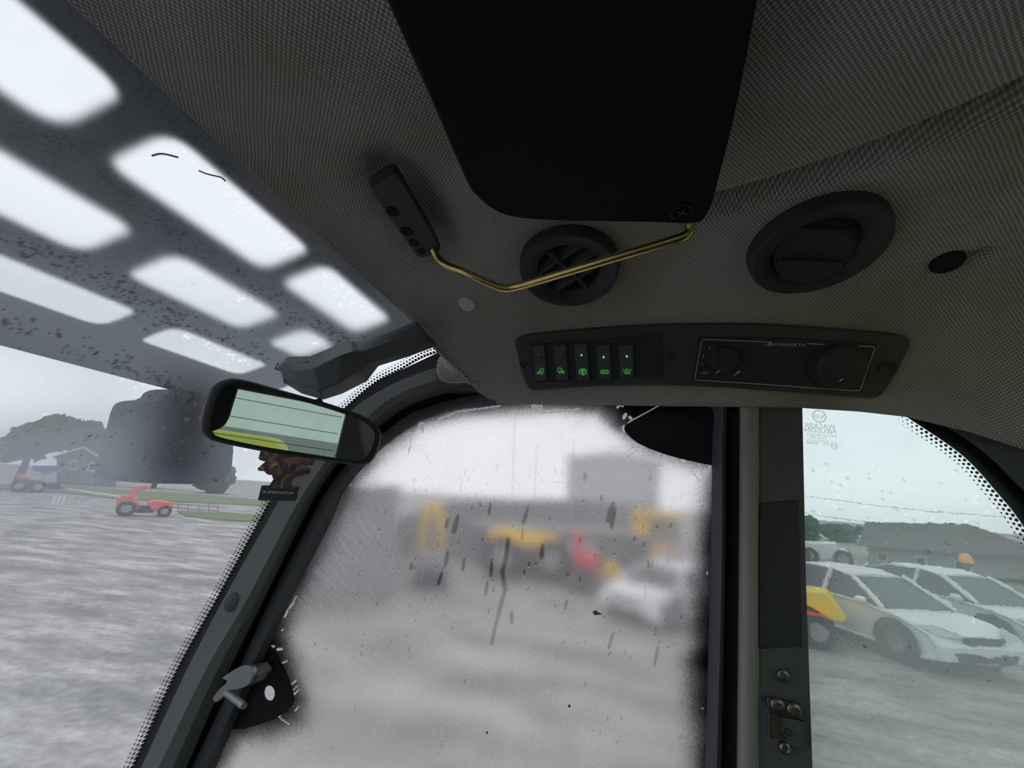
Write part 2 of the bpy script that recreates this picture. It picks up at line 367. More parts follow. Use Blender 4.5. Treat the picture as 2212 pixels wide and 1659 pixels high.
def grid_mesh(name, P, material, parent, attrs=None, keep=None, uv=None, smooth=True):
    """P: (n, m, 3) points -> one sheet"""
    n, m = P.shape[:2]; o = origin_of(parent)
    idx = np.arange(n * m).reshape(n, m); q = np.stack([idx[:-1, :-1], idx[1:, :-1], idx[1:, 1:], idx[:-1, 1:]], -1).reshape(-1, 4)
    if keep is not None:
        k = keep[:-1, :-1] | keep[1:, :-1] | keep[1:, 1:] | keep[:-1, 1:]; q = q[k.reshape(-1)]
    used = np.unique(q); remap = np.full(n * m, -1); remap[used] = np.arange(len(used)); q = remap[q]
    co = (P.reshape(-1, 3) - o)[used]
    me = bpy.data.meshes.new(name); me.vertices.add(len(co)); me.vertices.foreach_set('co', co.astype(np.float32).ravel())
    me.loops.add(q.size); me.loops.foreach_set('vertex_index', q.ravel().astype(np.int32))
    me.polygons.add(len(q)); me.polygons.foreach_set('loop_start', np.arange(0, q.size, 4, dtype=np.int32)); me.polygons.foreach_set('loop_total', np.full(len(q), 4, np.int32))
    if uv is not None:
        l = me.uv_layers.new(name='UVMap'); l.data.foreach_set('uv', uv.reshape(-1, 2)[used][q.ravel()].astype(np.float32).ravel())
    me.update(); me.validate()
    for k, a in (attrs or {}).items():
        at = me.attributes.new(k, 'FLOAT', 'POINT'); at.data.foreach_set('value', np.asarray(a, np.float32).reshape(-1)[used])
    if smooth: me.polygons.foreach_set('use_smooth', [True] * len(me.polygons))
    me.materials.append(MATS[material]); ob = bpy.data.objects.new(name, me); col.objects.link(ob)
    if parent: ob.parent = parent
    else: ob.location = (o[0], o[1], o[2] + CZ)
    ORG[ob.name] = o
    return ob

# ================================================================== THE YARD (ground first)
gm = MB(); gm.add([(-700, -700, -CZ), (700, -700, -CZ), (700, 700, -CZ), (-700, 700, -CZ)], [(0, 1, 2, 3)])
g = gm.build('ground', 'gravel', base=(0, 0, -CZ)); tag(g, 'wet grey gravel yard with puddles', 'ground', kind='structure')

# ================================================================== THE CAB
YA = 0.62                                   # inner face of the side frames
# ---- headliner: moulded shell, profile across the cab
PY = V([0, .30, .36, .40, .46, .50, .53, .55, .59, .60]); PZ = V([.306, .304, .301, .293, .280, .268, .249, .228, .160, .149])
_yy = np.linspace(0, .60, 601); _zz = np.interp(_yy, PY, PZ)
_k = np.exp(-0.5 * (np.arange(-24, 25) / 9.0) ** 2); _k /= _k.sum()
_zs = np.convolve(np.pad(_zz, 24, mode='edge'), _k, mode='valid'); _w = sstep(.575, .60, _yy); _zz = _zs * (1 - _w) + _zz * _w
def prof(y): return np.interp(np.abs(y), _yy, _zz)
def onprof(px, py):
    d = ray(px, py); a, b = 0.02, 0.62          # y grows along the ray, the shell falls
    f = lambda y: d[2] / d[1] * y - (prof(min(y, .6)) if y <= .6 else .149 - (y - .6) * 3)
    for _ in range(50):
        c = (a + b) / 2
        if f(c) > 0: b = c
        else: a = c
    return d * (a / d[1])
edge = [onprof(*p) for p in [(300, 140), (500, 329), (650, 470), (720, 536), (800, 610), (860, 665), (905, 707), (930, 738), (950, 765), (985, 795), (1012, 825), (1030, 845), (1060, 864), (1090, 871)]]
ex = [p[0] for p in edge]; ey = [p[1] for p in edge]
ys = np.concatenate([np.linspace(-.60, 0.0, 70)[:-1], np.linspace(0, .50, 150)[:-1], np.linspace(.50, .60, 60)])
zs = prof(ys); arc = np.concatenate([[0], np.cumsum(np.hypot(np.diff(ys), np.diff(zs)))])
nx = 300; tx = np.linspace(0, 1, nx)
xf = np.interp(np.abs(ys), ey, ex); XR = 0.64
X = xf[:, None] + (XR - xf)[:, None] * tx[None, :]; Y = np.repeat(ys[:, None], nx, 1); Z = np.repeat(zs[:, None], nx, 1)
lipx = V([-.5, .262, .33, .38, .443, .49, .56, .66]); lipz = V([0, 0, -.004, -.010, -.028, -.047, -.085, -.15])
Z = Z + np.interp(X, lipx, lipz) * sstep(.49, .60, np.abs(Y))
def dent(pts, depth, width):
    global Z
    Pq = [onprof(*p)[:2] for p in pts]; d = segdist(X, Y, Pq, False); Z = Z + depth * np.exp(-(d / width) ** 2) * (Y > 0)
dent([(1500, 462), (1650, 420), (1800, 372), (1950, 318), (2100, 256), (2212, 205)], 0.030, 0.011)
dent([(850, 400), (935, 545)], 0.022, 0.034); dent([(1228, 575)], 0.010, 0.075); dent([(1760, 528)], 0.010, 0.078)
dent([(2085, 570), (2118, 558)], 0.014, 0.010); dent([(1025, 662)], 0.007, 0.014)
rows = [(.606, -.004), (.611, -.001), (.613, .012), (.612, .030)]
Xe = np.concatenate([X] + [X[-1:]] * 4); Ye = np.concatenate([Y] + [np.full((1, nx), r[0]) for r in rows]); Ze = np.concatenate([Z] + [Z[-1:] + r[1] for r in rows])
arce = np.concatenate([arc, arc[-1] + V([.006, .012, .025, .043])])
ceil = thing('ceiling', (0.1, 0, .30), 'moulded cab headliner covered in dotted grey brown fabric', 'ceiling', kind='structure')
grid_mesh('headliner', np.stack([Xe, Ye, Ze], -1), 'fabric', ceil, uv=np.stack([Xe, np.repeat(arce[:, None], nx, 1)], -1))
# front edge roll, a welt along the windscreen side of the shell
fe = [V([np.interp(abs(y), ey, ex), y, prof(y) + np.interp(np.interp(abs(y), ey, ex), lipx, lipz) * 0]) for y in np.linspace(-.58, .585, 120)]
def fabric_part(mb, name, parent):
    ob = mb.build(name, 'fabric', parent, smooth=True); me = ob.data; uvl = me.uv_layers.new(name='UVMap')
    for lp in me.loops:
        c = me.vertices[lp.vertex_index].co; uvl.data[lp.index].uv = (c.x + 0.1, c.y + 0.5 * c.z)
    return ob
mb = MB(); mb.tube([p + V([-.001, 0, .004]) for p in fe], 0.0045, 10); fabric_part(mb, 'edge_welt', ceil)
# rolled flap of the shell wrapped round the top of the front pillar
fl = chaikin([(948, 765), (941, 800), (948, 822), (975, 830), (1012, 826), (1040, 840), (1030, 800), (985, 765)], 2)
mb = MB(); a = [ony(*p, .585) for p in fl]; b = [ony(*p, .612) for p in fl]; c = V(np.mean(a, 0)); a0 = [c + (p - c) * .82 + V([0, -.006, 0]) for p in a]
mb.rings([a0, a, b]); fabric_part(mb, 'corner_flap', ceil)

# ---- windscreen, one sheet bent up into the roof
B0 = [(288, 1659), (384, 1450), (472, 1292), (558, 1134), (600, 1060), (680, 945), (752, 878), (812, 828), (865, 800), (945, 762)]
def extend(L, k=1.5):
    L = [V(p, dtype=float) for p in L]; return [L[0] + (L[0] - L[1]) * k] + L
g_ctrl = [ony(*p, YA) for p in extend(B0)]
g_ctrl = [g_ctrl[0] + V([-.10, 0, -.42])] + g_ctrl + [V([-.16, YA, .262])]
crown = [(-.05, 0)] * 4 + [(-.048, .004), (-.046, .008), (-.042, .02), (-.034, .042), (-.028, .060), (-.022, .072), (-.030, .080), (-.03, .07)]
crown = [(-.05, 0)] * (len(g_ctrl) - len(crown)) + crown
GS = cat_rom([V([p[0], p[2], c[0], c[1]]) for p, c in zip(g_ctrl, crown)], 16)
GS = np.array(GS)
def glass_pt(i, y):
    c = 1 - np.abs(y / YA) ** 5
    return np.stack([GS[i, 0] + c * GS[i, 2], y * np.ones_like(c), GS[i, 1] + c * GS[i, 3]], -1)
def glass_grid(ii, yy):
    II, YY = np.meshgrid(ii, yy, indexing='ij'); lo = np.clip(II.astype(int), 0, len(GS) - 2); fr = (II - lo)[..., None]
    G = GS[lo] * (1 - fr) + GS[lo + 1] * fr; c = 1 - np.abs(YY / YA) ** 5
    return np.stack([G[..., 0] + c * G[..., 2], YY, G[..., 1] + c * G[..., 3]], -1)
def grid_normals(P):
    du = np.gradient(P, axis=0); dv = np.gradient(P, axis=1); n = np.cross(dv, du); return n / (np.linalg.norm(n, axis=-1, keepdims=True) + 1e-9)
win1 = thing('window_1', (-.6, 0, -.6), 'large bent windscreen running up into the roof', 'windscreen', kind='structure')
ii = np.linspace(0, len(GS) - 1, 110); yv = np.linspace(-YA, YA, 70)
Pin = glass_grid(ii, yv); Nn = grid_normals(Pin)
if Nn[55, 35, 0] > 0: Nn = -Nn
Pout = Pin + Nn * 0.005
def slab(name, A, B, material, parent, attr=None):
    n, m = A.shape[:2]; idx = np.arange(n * m).reshape(n, m); q1 = np.stack([idx[:-1, :-1], idx[1:, :-1], idx[1:, 1:], idx[:-1, 1:]], -1).reshape(-1, 4)
    q2 = q1[:, ::-1] + n * m; per = np.concatenate([idx[0, :-1], idx[:-1, -1], idx[-1, :0:-1], idx[:0:-1, 0]]); pn = np.roll(per, -1)
    q3 = np.stack([per, pn, pn + n * m, per + n * m], -1)
    mb = MB(); mb.add(np.concatenate([A.reshape(-1, 3), B.reshape(-1, 3)]), [tuple(q) for q in np.concatenate([q1, q2, q3])])
    ob = mb.build(name, material, parent, smooth=True, angle=50); me = ob.data
    import bmesh
    bm = bmesh.new(); bm.from_mesh(me); bmesh.ops.recalc_face_normals(bm, faces=bm.faces); bm.to_mesh(me); bm.free(); me.set_sharp_from_angle(angle=math.radians(50))
    if attr:
        for k, a in attr.items():
            at = me.attributes.new(k, 'FLOAT', 'POINT'); at.data.foreach_set('value', np.concatenate([a.ravel(), a.ravel()]).astype(np.float32))
    return ob
zw = Pin[..., 2]
slab('pane', Pin, Pout, 'windscreen_glass', win1, {'wet': 0.028 + 0.197 * sstep(.09, .25, zw)})
# dirt and condensation on the inside of the windscreen, outside mist painted in
ii = np.linspace(0, len(GS) - 1, 560); yv = np.concatenate([np.linspace(-YA, 0.0, 30)[:-1], np.linspace(0.0, YA - .004, 420)])
Pf = glass_grid(ii, yv); Nf = grid_normals(Pf); 
if Nf[260, 200, 0] > 0: Nf = -Nf
Pf = Pf - Nf * 0.003
fx, fy = proj(Pf.reshape(-1, 3)); fx = fx.reshape(Pf.shape[:2]); fy = fy.reshape(Pf.shape[:2])
def smooth_noise(shape, cell, seed):
    r = np.random.default_rng(seed); n, m = shape; a = r.random((n // cell + 3, m // cell + 3))
    u = np.arange(n) / cell; v = np.arange(m) / cell; iu = u.astype(int); iv = v.astype(int); fu = (u - iu)[:, None]; fv = (v - iv)[None, :]
    fu = fu * fu * (3 - 2 * fu); fv = fv * fv * (3 - 2 * fv)
    return a[iu][:, iv] * (1 - fu) * (1 - fv) + a[iu + 1][:, iv] * fu * (1 - fv) + a[iu][:, iv + 1] * (1 - fu) * fv + a[iu + 1][:, iv + 1] * fu * fv
nz = 0.5 * smooth_noise(fx.shape, 40, 1) + 0.3 * smooth_noise(fx.shape, 14, 2) + 0.2 * smooth_noise(fx.shape, 5, 3)
band = np.exp(-(segdist(fx, fy, [(-200, 540), (0, 640), (330, 750), (620, 810)], False) / 165.0) ** 2)
haze = 0.16 + 0.33 * band + 0.05 * (nz - .5)
haze += (0.58 * np.exp(-((fy - 985) / 105.0) ** 2) + 0.09 * sstep(1000, 1150, fy)) * sstep(760, 300, fx)  # pale veil painted over the far yard for the mist outside
haze *= 1 - 0.86 * np.exp(-(segdist(fx, fy, [(410, 905), (385, 985)], False) / 100.0) ** 2)  # clear patch painted where the camera sees the work light
haze = np.clip(haze, 0.025, 1)
def spots(n, xr, yr, rmin, rmax, val, mixw=1.0, asp=1.6, ang=25, line=None, spread=60):
    global haze
    for _ in range(n):
        if line is not None:
            t = rng.random() * (len(line) - 1); k = int(t); a, b = line[k], line[min(k + 1, len(line) - 1)]
            cx = a[0] + (b[0] - a[0]) * (t - k) + rng.normal() * spread; cy = a[1] + (b[1] - a[1]) * (t - k) + rng.normal() * spread * .6
        else: cx = rng.uniform(*xr); cy = rng.uniform(*yr)
        r = rmin + (rmax - rmin) * rng.random() ** 3; th = math.radians(ang + rng.normal() * 30)
        sel = np.where((np.abs(fx - cx) < r * 2.2) & (np.abs(fy - cy) < r * 2.2))
        if not len(sel[0]): continue
        dx = fx[sel] - cx; dy = fy[sel] - cy; u = dx * math.cos(th) + dy * math.sin(th); w = -dx * math.sin(th) + dy * math.cos(th)
        d = np.sqrt((u / asp) ** 2 + (w * 1.1) ** 2); wgt = mixw * sstep(r, r * .55, d); haze[sel] = haze[sel] * (1 - wgt) + val * wgt
BARS = [[(0, 280), (200, 330), (330, 470), (520, 600), (700, 720), (800, 760)], [(0, 520), (150, 560), (300, 650), (420, 720), (560, 770)], [(0, 690), (200, 760), (350, 830), (420, 870)], [(170, 0), (300, 190), (450, 340), (620, 500), (800, 680)]]
for L_, n_ in zip(BARS, (900, 520, 260, 800)): spots(n_, None, None, 1.0, 4.0, 0.05, 0.75, line=L_, spread=24)
for L_ in BARS[1:3]: spots(12, None, None, 4, 8, 0.04, 0.8, line=L_, spread=18)
spots(160, (0, 560), (880, 1130), 1.2, 4.0, 0.03, 0.7); spots(90, (0, 520), (560, 1000), 2.0, 6.0, 0.45, 0.6)
grid_mesh('dirt_painted_light', Pf, 'windscreen_film', win1, {'haze': np.where(Pf @ FW > .05, haze, .15), 'paint': np.zeros_like(haze)})

for k, (pts, lab) in enumerate([([(332, 348), (345, 344.5), (362, 345), (388, 350)], 'dark curved twig lying on the roof glass, nearer the guard bar'), ([(433, 379), (450, 384), (470, 388), (484, 393), (492, 400)], 'brown straight twig lying on the roof glass, nearer the headliner')]):
    def on_glass(px, py):
        j = np.argmin((fx - px) ** 2 + (fy - py) ** 2); return Pf.reshape(-1, 3)[j] + Nf.reshape(-1, 3)[j] * .010
    mb = MB(); path = [on_glass(*p) for p in pts]; mb.tube(cat_rom(path, 4), .0008, 6); tag(mb.build('twig', 'lead_leaf'), lab, 'twig')

# ---- front pillar and door frame: bands traced by their edges, each at its own depth
B1 = [(304, 1659), (402, 1450), (484, 1292), (573, 1134), (612, 1068), (692, 965), (762, 884), (834, 837), (890, 812), (965, 785)]
B2 = [(342, 1659), (443, 1450), (535, 1292), (617, 1134), (663, 1055), (735, 955), (801, 894), (861, 851), (942, 823), (1010, 812)]
B3 = [(402, 1659), (494, 1450), (572, 1292), (649, 1134), (695, 1050), (760, 965), (823, 918), (888, 875), (997, 840), (1070, 830)]
B4 = [(414, 1659), (513, 1450), (585, 1292), (665, 1134), (708, 1057), (775, 972), (832, 932), (895, 890), (1000, 858), (1090, 848)]
B5 = [(446, 1659), (540, 1450), (612, 1292), (693, 1134), (734, 1057), (803, 978), (853, 941), (908, 906), (1000, 876), (1095, 863)]
B6 = [(465, 1659), (557, 1450), (630, 1292), (712, 1134), (748, 1055), (812, 981), (861, 941), (920, 906), (998, 883), (1100, 873)]
T4 = [(1200, 840), (1320, 836), (1450, 836), (1540, 842), (1568, 870), (1568, 950), (1566, 1250), (1558, 1659), (1552, 1900)]
T5 = [(1200, 853), (1320, 850), (1450, 850), (1530, 856), (1556, 880), (1556, 955), (1555, 1250), (1543, 1659), (1537, 1900)]
T6 = [(1200, 868), (1320, 866), (1440, 867), (1515, 872), (1541, 895), (1539, 960), (1534, 1250), (1523, 1659), (1517, 1900)]
def line3(L, y, k=8): return [ony(p[0], p[1], y) for p in cat_rom(extend(L), k)]
pil = thing('pillar_front', line3(B2, .6)[0], 'dark grey painted front pillar curving into the roof', 'pillar', kind='structure')
mid = [((a[0] * .5 + b[0] * .5), (a[1] * .5 + b[1] * .5)) for a, b in zip(B2, B3)]
mb = MB(); mb.loft([line3(B1, .618), line3(B1, .609), line3(B2, .600), line3(mid, .606), line3(B3, .626), line3(B3, .70), line3(B1, .70)]); mb.build('pillar_tube', 'pillar_paint', pil, smooth=True, angle=28)
mb = MB(); mb.loft([line3(B0, .6185), line3(B1, .6185), line3(B1, .626), line3(B0, .626)]); mb.build('glass_bond', 'frit', win1, smooth=True)
# frit dots in three shrinking rows along the bonded edge
mb = MB(); seglen = np.concatenate([[0], np.cumsum(np.linalg.norm(np.diff(GS[:, :2], axis=0), axis=1))]); pitch = .0062
for row in range(3):
    y = YA - .0032 - row * .0052; r = (.0026, .0021, .0014)[row]
    for s in np.arange(pitch * .5 * (row % 2), seglen[-1], pitch):
        fi = np.interp(s, seglen, np.arange(len(GS)))
        p = glass_grid(V([fi, min(fi + .2, len(GS) - 1)]), V([y, y + .002])); a = p[1, 0] - p[0, 0]; b = p[0, 1] - p[0, 0]
        a = a / (np.linalg.norm(a) + 1e-9); b = b / np.linalg.norm(b); n = np.cross(a, b); n = n if n[0] > 0 else -n
        c = p[0, 0] + n * .0012; q = proj(c)
        if -100 < q[1] < 1800: mb.add([c + r * (math.cos(t) * a + math.sin(t) * b) for t in np.arange(8) * math.pi / 4], [tuple(range(8))])
tag(mb.build('frit_dots', 'frit', win1), kind='stuff')

DL = [B4 + T4, B5 + T5, B6 + T6]
door = thing('door_1', line3(DL[1], .63)[0], 'cab door with black frame around a scratched hazy pane', 'door', kind='structure')
hb = [(a[0] * .35 + b[0] * .65, a[1] * .35 + b[1] * .65) for a, b in zip(DL[0], DL[1])]
mb = MB(); mb.loft([line3(DL[0], .648), line3(DL[0], .634), line3(hb, .628), line3(DL[1], .630), line3(DL[2], .646), line3(DL[2], .685), line3(DL[0], .685)]); mb.build('frame', 'door_paint', door, smooth=True, angle=28)
S3 = B3 + [(p[0], p[1] - 8) for p in T4[:4]] + [(p[0] + 46, p[1] - 4) for p in T4[4:]]
mb = MB(); mb.loft([line3(S3, .634), line3(DL[0], .648), line3(DL[0], .664), line3(S3, .664)]); mb.build('seal', 'rubber', door, smooth=True)
gl = [ony(p[0], p[1], .658) for p in cat_rom(extend(DL[1]), 6)]
PANE_Y = .655
gl = [V([p[0], PANE_Y, p[2]]) for p in gl]
mb = MB(); mb.prism(gl, (0, .005, 0)); pane = mb.build('pane', 'door_polycarbonate', door)
import bmesh
bm = bmesh.new(); bm.from_mesh(pane.data); bmesh.ops.recalc_face_normals(bm, faces=bm.faces); bmesh.ops.triangulate(bm, faces=[f for f in bm.faces if len(f.verts) > 4]); bm.to_mesh(pane.data); bm.free()
# overspray, chips, scratches and run marks on the pane
FY = PANE_Y - .003
xg = np.linspace(-.80, .20, 620); zg = np.linspace(-.52, .20, 470)
XG, ZG = np.meshgrid(xg, zg, indexing='ij'); PD = np.stack([XG, np.full_like(XG, FY), ZG], -1)
dx_, dy_ = proj(PD.reshape(-1, 3)); dx_ = dx_.reshape(XG.shape); dy_ = dy_.reshape(XG.shape)
CLEAR = [(440, 1800), (478, 1659), (520, 1600), (585, 1588), (650, 1560), (662, 1510), (640, 1440), (622, 1370), (640, 1310), (668, 1250), (720, 1140), (770, 1050), (835, 975), (910, 920), (1000, 898), (1100, 890), (1200, 885), (1290, 893), (1325, 925), (1400, 975), (1530, 1015), (1522, 1060), (1512, 1150), (1508, 1250), (1495, 1300), (1500, 1390), (1482, 1425), (1486, 1500), (1500, 1600), (1495, 1800)]
sd = segdist(dx_, dy_, CLEAR); sd = np.where(inpoly(dx_, dy_, CLEAR), sd, -sd)
g1 = rng.random(XG.shape); sn = smooth_noise(XG.shape, 18, 11)
wd = np.where(dx_ > 1380, 26.0, np.where(dy_ < 960, 19.0, 27.0)) * (0.7 + .6 * sn)
paint = 1 / (1 + np.exp(np.clip((sd - 4) / wd * 2.4, -30, 30)))
paint = np.clip(paint + (g1 - .5) * .4 * paint * (1 - paint) * 2, 0, 1); paint = np.where(sd > 70, paint * .2, paint)
nz = 0.5 * smooth_noise(XG.shape, 60, 21) + 0.3 * smooth_noise(XG.shape, 22, 22) + 0.2 * smooth_noise(XG.shape, 7, 23)
dh = 0.30 + 0.12 * sstep(1230, 1460, dx_) * sstep(1500, 1250, dy_) + 0.08 * (nz - .5) + 0.03 * (rng.random(XG.shape) - .5)
def mark(x1, y1, x2, y2, w, hz=None, pt=None, k=1.0, drop=False):
    bx0, bx1 = min(x1, x2) - w * 2 - 2, max(x1, x2) + w * 2 + 2; by0, by1 = min(y1, y2) - w * 2 - 2, max(y1, y2) + w * 2 + 2
    sel = np.where((dx_ > bx0) & (dx_ < bx1) & (dy_ > by0) & (dy_ < by1))
    if not len(sel[0]): return
    d = segdist(dx_[sel], dy_[sel], [(x1, y1), (x2, y2)], False)
    if drop:                                              # slim drop shape, thickest below the middle
        ex_, ey_ = x2 - x1, y2 - y1; tt = ((dx_[sel] - x1) * ex_ + (dy_[sel] - y1) * ey_) / (ex_ * ex_ + ey_ * ey_ + 1e-9); d = d / np.sqrt(np.clip(1 - ((tt - .62) / .66) ** 2, .02, 1))
    wg = k * sstep(w * 1.25, w * .6, d)
    if pt is not None: paint[sel] = paint[sel] * (1 - wg) + pt * wg
    if hz is not None: dh[sel] = dh[sel] * (1 - wg) + hz * wg
# run marks: haze thinned by drops, the dark view refracted in them painted on
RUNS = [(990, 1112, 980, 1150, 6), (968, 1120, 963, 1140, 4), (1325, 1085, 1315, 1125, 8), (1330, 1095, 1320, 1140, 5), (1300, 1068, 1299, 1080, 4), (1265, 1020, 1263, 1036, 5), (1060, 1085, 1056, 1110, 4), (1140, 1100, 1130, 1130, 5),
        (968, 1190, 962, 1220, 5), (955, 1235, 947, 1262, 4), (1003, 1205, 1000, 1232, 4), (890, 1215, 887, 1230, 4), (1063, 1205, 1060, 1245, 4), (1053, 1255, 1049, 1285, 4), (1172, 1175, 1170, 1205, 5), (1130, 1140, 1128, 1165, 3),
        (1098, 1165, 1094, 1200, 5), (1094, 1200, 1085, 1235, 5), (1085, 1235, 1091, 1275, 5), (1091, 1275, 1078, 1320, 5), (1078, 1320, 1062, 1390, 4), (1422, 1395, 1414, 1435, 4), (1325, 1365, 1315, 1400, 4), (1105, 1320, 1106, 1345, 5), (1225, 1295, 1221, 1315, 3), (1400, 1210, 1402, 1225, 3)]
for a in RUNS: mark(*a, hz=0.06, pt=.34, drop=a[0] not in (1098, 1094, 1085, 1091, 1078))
for _ in range(230):  # small drops, refracted dark and bright lower glint painted into the film
    x = rng.uniform(680, 1500); y = rng.uniform(1000, 1420) if rng.random() < .85 else rng.uniform(950, 1640); l = rng.uniform(2, 14) * (rng.random() < .6); a = rng.normal() * .25 + .15
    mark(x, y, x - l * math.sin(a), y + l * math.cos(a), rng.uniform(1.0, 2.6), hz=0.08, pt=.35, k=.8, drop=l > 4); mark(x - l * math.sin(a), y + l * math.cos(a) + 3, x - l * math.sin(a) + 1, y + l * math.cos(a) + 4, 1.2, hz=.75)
for x, y1, y2 in [(1112, 900, 1090), (1160, 960, 1080), (860, 1070, 1150), (650, 1450, 1640), (1060, 1400, 1650), (920, 1380, 1500), (1240, 950, 1120), (1480, 1450, 1600)]: mark(x, y1, x - 6, y2, 3, hz=.50, k=.6)
# scratches
for _ in range(150):
    x = rng.uniform(640, 1500); y = rng.uniform(900, 1640); a = rng.uniform(0, math.pi); l = rng.uniform(10, 50); mark(x, y, x + l * math.cos(a), y + l * math.sin(a), .9, hz=.62, k=.55)
for _ in range(70):
    t = rng.random(); x = 660 + 120 * (1 - t) + rng.normal() * 12; y = 1090 + 200 * t; mark(x, y, x + rng.uniform(20, 60), y + rng.uniform(25, 60), .9, hz=.65, pt=.1, k=.5)
# chips scraped through the overspray
CHIPS = [(910, 918, 912, 924, 6), (912, 924, 913, 934, 2), (883, 938, 885, 941, 4), (886, 944, 887, 960, 1.2), (887, 960, 882, 980, 1), (969, 897, 969, 901, 1.6), (825, 985, 826, 986, 1.6), (799, 1020, 800, 1021, 1.4), (948, 905, 990, 889, 1.2), (990, 889, 1080, 877, 1.2),
         (1150, 876, 1154, 884, 2), (1155, 875, 1157, 884, 2.5), (1162, 878, 1166, 882, 3.5), (1170, 876, 1168, 884, 2), (1168, 893, 1200, 890, 1.5), (1200, 890, 1250, 884, 1.8), (1334, 880, 1338, 877, 2), (1344, 876, 1345, 877, 2), (1348, 902, 1351, 896, 3.5), (1360, 901, 1363, 904, 2.5), (1347, 922, 1348, 930, 3),
         (1350, 923, 1362, 910, 1), (1362, 910, 1400, 890, 1), (1400, 890, 1433, 872, .9), (1365, 967, 1375, 960, 2.2), (1352, 988, 1378, 972, 1.2), (1384, 968, 1386, 967, 2.5), (1395, 971, 1398, 981, 2.2), (1423, 979, 1425, 1003, 1.2), (1434, 982, 1440, 989, 1.5), (1453, 990, 1457, 993, 1.5), (1475, 994, 1478, 996, 3.2), (1511, 1003, 1514, 1022, 1.4), (1514, 1022, 1520, 1032, 1.6), (1520, 1032, 1526, 1028, 1.6), (1529, 1020, 1533, 1006, 2.4), (1370, 1008, 1430, 1005, .9), (1485, 1005, 1512, 1040, 1),
         (615, 1333, 622, 1318, 2), (625, 1314, 634, 1302, 2), (634, 1300, 640, 1288, 1.2), (588, 1395, 592, 1397, 2), (600, 1403, 608, 1402, 3), (608, 1362, 612, 1360, 1.5), (610, 1432, 620, 1428, 1.5), (624, 1482, 640, 1470, 1.5), (628, 1495, 643, 1482, 1.3), (628, 1508, 636, 1498, 2.6), (636, 1500, 645, 1490, 1.4), (603, 1548, 606, 1543, 2.2), (606, 1552, 625, 1565, 1), (638, 1535, 645, 1527, 1.4), (1518, 1530, 1519, 1531, 1.4), (1528, 1236, 1528, 1240, 1.2)]
for a in CHIPS: mark(*a[:4], max(a[4], 1.3), hz=1.0, pt=0.0)
mark(581, 1490, 581, 1506, 18, hz=.75, pt=0.0)
dh = np.clip(dh, 0, 1)
gp = [(p[0], p[2]) for p in gl]
grid_mesh('dirt_painted_light', PD, 'door_film', door, {'haze': dh, 'paint': paint}, keep=inpoly(XG, ZG, gp))
# leaf scraps stuck to the pane
for k, poly in enumerate([[(1280, 1321), (1287, 1318), (1292, 1322), (1302, 1327), (1291, 1328), (1284, 1329)], [(1227, 1523), (1230, 1521), (1233, 1525), (1230, 1529), (1227, 1527)], [(1050, 1580), (1053, 1579), (1054, 1584), (1051, 1586)]]):
    mb = MB(); mb.prism([ony(*p, FY - .001) for p in poly], (0, -.0006, 0)); mb.build('leaf_scrap', 'lead_leaf', door)
# corner plates of the pane
def plate(pts, y, th, material, name, parent, bev=.0015, it=1):
    mb = MB(); mb.prism([ony(p[0], p[1], y) for p in chaikin(pts, it)], (0, th, 0)); return mb.build(name, material, parent, bevel=bev)
plate([(1346, 924), (1356, 914), (1400, 890), (1440, 868), (1560, 860), (1558, 1008), (1530, 1004), (1450, 986), (1385, 962), (1358, 942)], .648, .003, 'rubber', 'corner_plate', door)
# lower plate with a round hole
out = chaikin([(573, 1390), (592, 1410), (616, 1452), (630, 1492), (634, 1516), (622, 1536), (580, 1560), (505, 1580), (480, 1560), (520, 1480)], 1)
ho = [(581 + 12.5 * math.cos(t), 1498 + 17 * math.sin(t)) for t in np.linspace(0, 2 * math.pi, 25)[:-1]]
def ring_plate(outer, inner, y, th, name, material, parent):
    cx, cy = np.mean(inner, 0); oa = [math.atan2(p[1] - cy, p[0] - cx) for p in outer]; rings = []
    ang = np.linspace(-math.pi, math.pi, 73)[:-1]; oo = []
    for a in ang:                                            # nearest outline hit along each direction
        best = None
        for i in range(len(outer)):
            p = V(outer[i]); q = V(outer[(i + 1) % len(outer)]); d = V([math.cos(a), math.sin(a)]); e = q - p; den = d[0] * e[1] - d[1] * e[0]
            if abs(den) < 1e-9: continue
            w = p - V([cx, cy]); t = (w[0] * e[1] - w[1] * e[0]) / den; u = (w[0] * d[1] - w[1] * d[0]) / den
            if t > 0 and 0 <= u <= 1 and (best is None or t < best): best = t
        oo.append((cx + math.cos(a) * best, cy + math.sin(a) * best))
    ia = [(cx + 12.5 * math.cos(a), cy + 17 * math.sin(a)) for a in ang]
    mb = MB(); mb.loft([[ony(*p, y) for p in oo + oo[:1]], [ony(*p, y) for p in ia + ia[:1]], [ony(*p, y) + V([0, th, 0]) for p in ia + ia[:1]], [ony(*p, y) + V([0, th, 0]) for p in oo + oo[:1]]])
    return mb.build(name, material, parent)
ring_plate([tuple(p) for p in out], ho, .648, .003, 'corner_plate', 'rubber', door)

# plug and latch pin on the front pillar
pc = ony(503, 1301, .604)
mb = MB(); mb.lathe(pc + V([0, .004, 0]), (0.25, -1, 0), [(.0155, 0), (.0155, .004), (.0135, .0075), (.008, .0095), (.0, .010)], 24, False); mb.build('plug', 'pillar_trim', pil, smooth=True)

